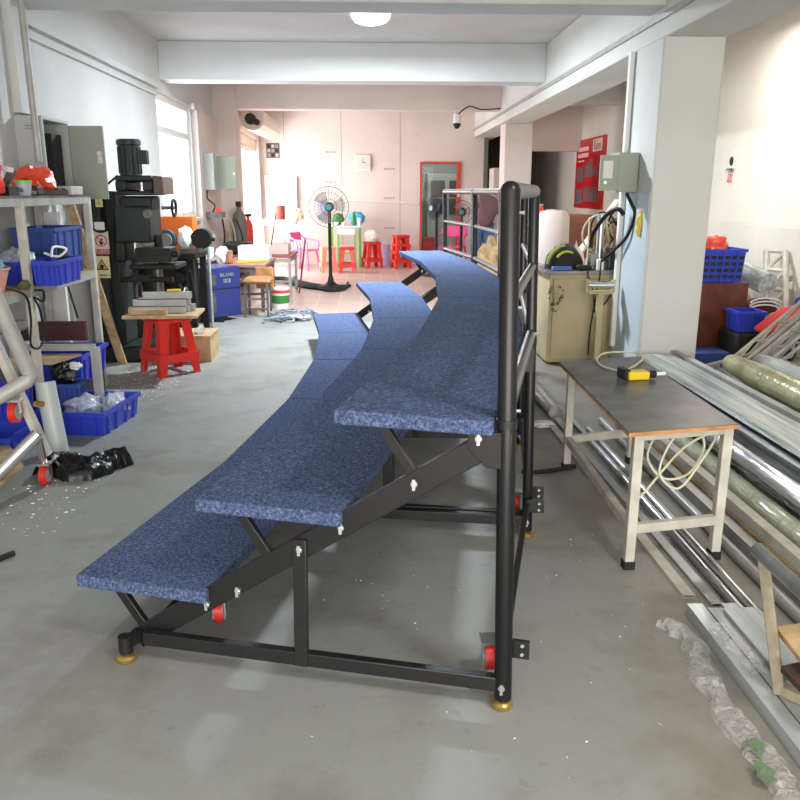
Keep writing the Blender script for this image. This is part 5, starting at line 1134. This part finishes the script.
# person bending
def skinned(name, J, E_, m, parent=None, sub=2):
    me = bpy.data.meshes.new(name); off = Vector(parent['_o']) if parent is not None else Vector(J[0][0])
    me.from_pydata([tuple(Vector(p)-off) for p, r in J], E_, []); o = bpy.data.objects.new(name, me); COL.objects.link(o); o.parent = parent
    md = o.modifiers.new('skin', 'SKIN'); me.skin_vertices  # radii
    for i, (p, r) in enumerate(J):
        sv = me.skin_vertices[0].data[i]; sv.radius = (r, r) if not isinstance(r, tuple) else r; sv.use_root = (i == 0)
    md.use_smooth_shade = True
    sd = o.modifiers.new('sub', 'SUBSURF'); sd.levels = sub; sd.render_levels = sub
    if parent is None: o.location = off
    me.materials.append(m); o['_o'] = tuple(off); return o
pb0 = Vector((1.76, 13.0, 0))
pn = thing('person', 'person in a plum sweater and blue jeans seen from behind, bending to the right', 'person', pb0)
def bj(*a): return [(pb0+Vector((p[0], -p[1], p[2])), r) for p, r in a]
full = bj(((0, 0, .95), .13), ((.05, 0, 1.12), .12), ((.13, -.02, 1.26), .13), ((.24, -.04, 1.34), .06), ((.30, -.06, 1.36), .055), ((.37, -.09, 1.38), .085), ((.43, -.1, 1.39), .07),
          ((-.09, .02, .86), .08), ((-.10, 0, .48), .058), ((-.10, .06, .09), .045), ((-.10, -.1, .04), .038),
          ((.10, .0, .86), .08), ((.13, -.04, .48), .058), ((.13, .05, .09), .045), ((.14, -.12, .04), .038),
          ((-.0, .02, 1.38), .055), ((-.08, -.1, 1.16), .042), ((.06, -.22, 1.0), .034), ((.1, -.26, .95), .03),
          ((.26, -.04, 1.24), .055), ((.35, -.12, 1.04), .042), ((.40, -.24, .88), .034), ((.42, -.28, .83), .03))
FE = [(0, 1), (1, 2), (2, 3), (3, 4), (4, 5), (5, 6), (0, 7), (7, 8), (8, 9), (9, 10), (0, 11), (11, 12), (12, 13), (13, 14), (2, 15), (15, 16), (16, 17), (17, 18), (2, 19), (19, 20), (20, 21), (21, 22)]
body = skinned('body', [(p, r*.93) for p, r in full], FE, m_skin, pn)
sweat = skinned('sweater', bj(((.0, 0, .86), .17), ((.05, 0, 1.1), .155), ((.12, -.01, 1.25), .165), ((.2, -.03, 1.31), .12), ((-.02, .02, 1.36), .08), ((-.09, -.09, 1.17), .062), ((.05, -.21, 1.02), .052), ((.27, -.04, 1.22), .08), ((.35, -.12, 1.05), .062), ((.39, -.22, .91), .052)), [(0, 1), (1, 2), (2, 3), (2, 4), (4, 5), (5, 6), (2, 7), (7, 8), (8, 9)], m_plum, pn)
jean = skinned('jeans', bj(((0, 0, 1.02), .14), ((-.09, .02, .84), .115), ((-.10, 0, .5), .085), ((-.10, .05, .12), .068), ((.1, 0, .84), .115), ((.13, -.04, .5), .085), ((.13, .05, .12), .068)), [(0, 1), (1, 2), (2, 3), (0, 4), (4, 5), (5, 6)], m_jean, pn)
MB().blob(pb0+Vector((.41, .06, 1.42)), (.115, .11, .10), 2, .05, flat=-.06).build('hair', m_hair, pn)
for x, y in ((-.10, 0), (.135, -.02)): MB().box(pb0.x+x-.045, pb0.x+x+.045, pb0.y-y-.12, pb0.y-y+.15, 0, .09).build('shoe', m_rub, pn, bevel=.03, segs=3)
# things beyond the guard rail
tag(MB().blob((1.78, 11.9, .30), (.26, .22, .42), 91, .3, flat=-.30).build('cloth_sack', m_tan), 'crumpled tan sack beyond the guard rail at the far end of the riser', 'sack')
fg = thing('tall_cabinet', 'tall off-white cabinet standing against the far column', 'cabinet', (2.15, 14.3, 0))
MB().box(2.1, 2.5, 14.2, 14.7, 0, 1.85).build('body', mat('offwhite_cabinet', (206, 192, 184), .5), fg, bevel=.01)
MB().box(1.99, 2.09, 13.4, 13.5, 0, 1.4).build('white_post', m_white) if 0 else None
# ceiling camera
cc = thing('security_camera', 'white dome security camera hanging below the rear beam', 'camera', (1.25, 13.0, 2.3))
c = YY(457, 122, 13.0)
MB().cyl((c.x, 13.0, c.z-.02), (c.x, 13.0, c.z+.1), .06).build('housing', m_white, cc); MB().lathe([(.06, 0), (.055, -.04), (.02, -.08)], (c.x, 13.0, c.z-.02), 20).build('dome', m_rub, cc)
MB().bar((c.x, 13.0, c.z+.1), (c.x, 13.26, c.z+.16), .03, .03).build('bracket', m_white, cc)
tag(wire('camera_cable', [(c.x+.02, 13.0, c.z+.12), (c.x+.2, 13.1, c.z+.24), (c.x+.4, 13.15, c.z+.2), (c.x+.7, 13.2, c.z+.22)], .01, m_rub), 'thin cable drooping from the security camera towards the column', 'cable')
# rear dark passage door
struct(MB().box(2.9, 3.5, 20.74, 20.79, 0, 2.1).build('door_2', mat('brown_door', (104, 88, 72), .5)))

# ------------------------------------------------------------------ loose bits on the floor
tag(MB().pipe(G(533, 386, .05), G(556, 412, .045), .05).build('aluminium_tube', m_sil), 'short wide silver tube lying on the floor behind the choir riser posts', 'tube')
tag(MB().blob(G(543, 424, .012), (.07, .05, .02), 101, .5).build('paper_scrap', m_paper), 'crumpled white scrap on the floor beside the short silver tube', 'scrap')
tag(MB().tube(smoothpath([G(575, 466, .012), G(555, 470, .012), G(535, 472, .012), G(522, 471, .012)], 5), .012, 6).build('black_strip', m_rub), 'thin black strip on the floor between the riser and the work table', 'strip')
tag(MB().blob(G(602, 398, .012), (.08, .05, .018), 103, .4).build('paper_scrap', m_paper), 'flat white scrap under the far end of the work table', 'scrap') if 0 else None
random.seed(21)
sv = MB()
for (x0, x1, y0, y1, n) in ((-2.1, -1.5, 5.5, 6.7, 420), (-1.95, -1.4, 3.2, 4.3, 160), (-.2, 1.0, 1.6, 4.2, 60), (1.1, 1.3, 3.1, 3.9, 50)):
    for i in range(n):
        c = Vector((random.uniform(x0, x1), random.uniform(y0, y1), .001)); a = random.random()*PI; r = random.uniform(.003, .011)*(1 if n > 100 else .6)
        u = Vector((math.cos(a), math.sin(a), 0))*r; v = Vector((-math.sin(a), math.cos(a), .5))*r*.5
        sv.prism([c-u, c-v*.2+u*.2, c+u, c+v], (0, 0, .0012))
tag(sv.build('metal_shavings', m_paper), 'scattered bright metal shavings and chips on the concrete floor', 'shavings', kind='stuff')
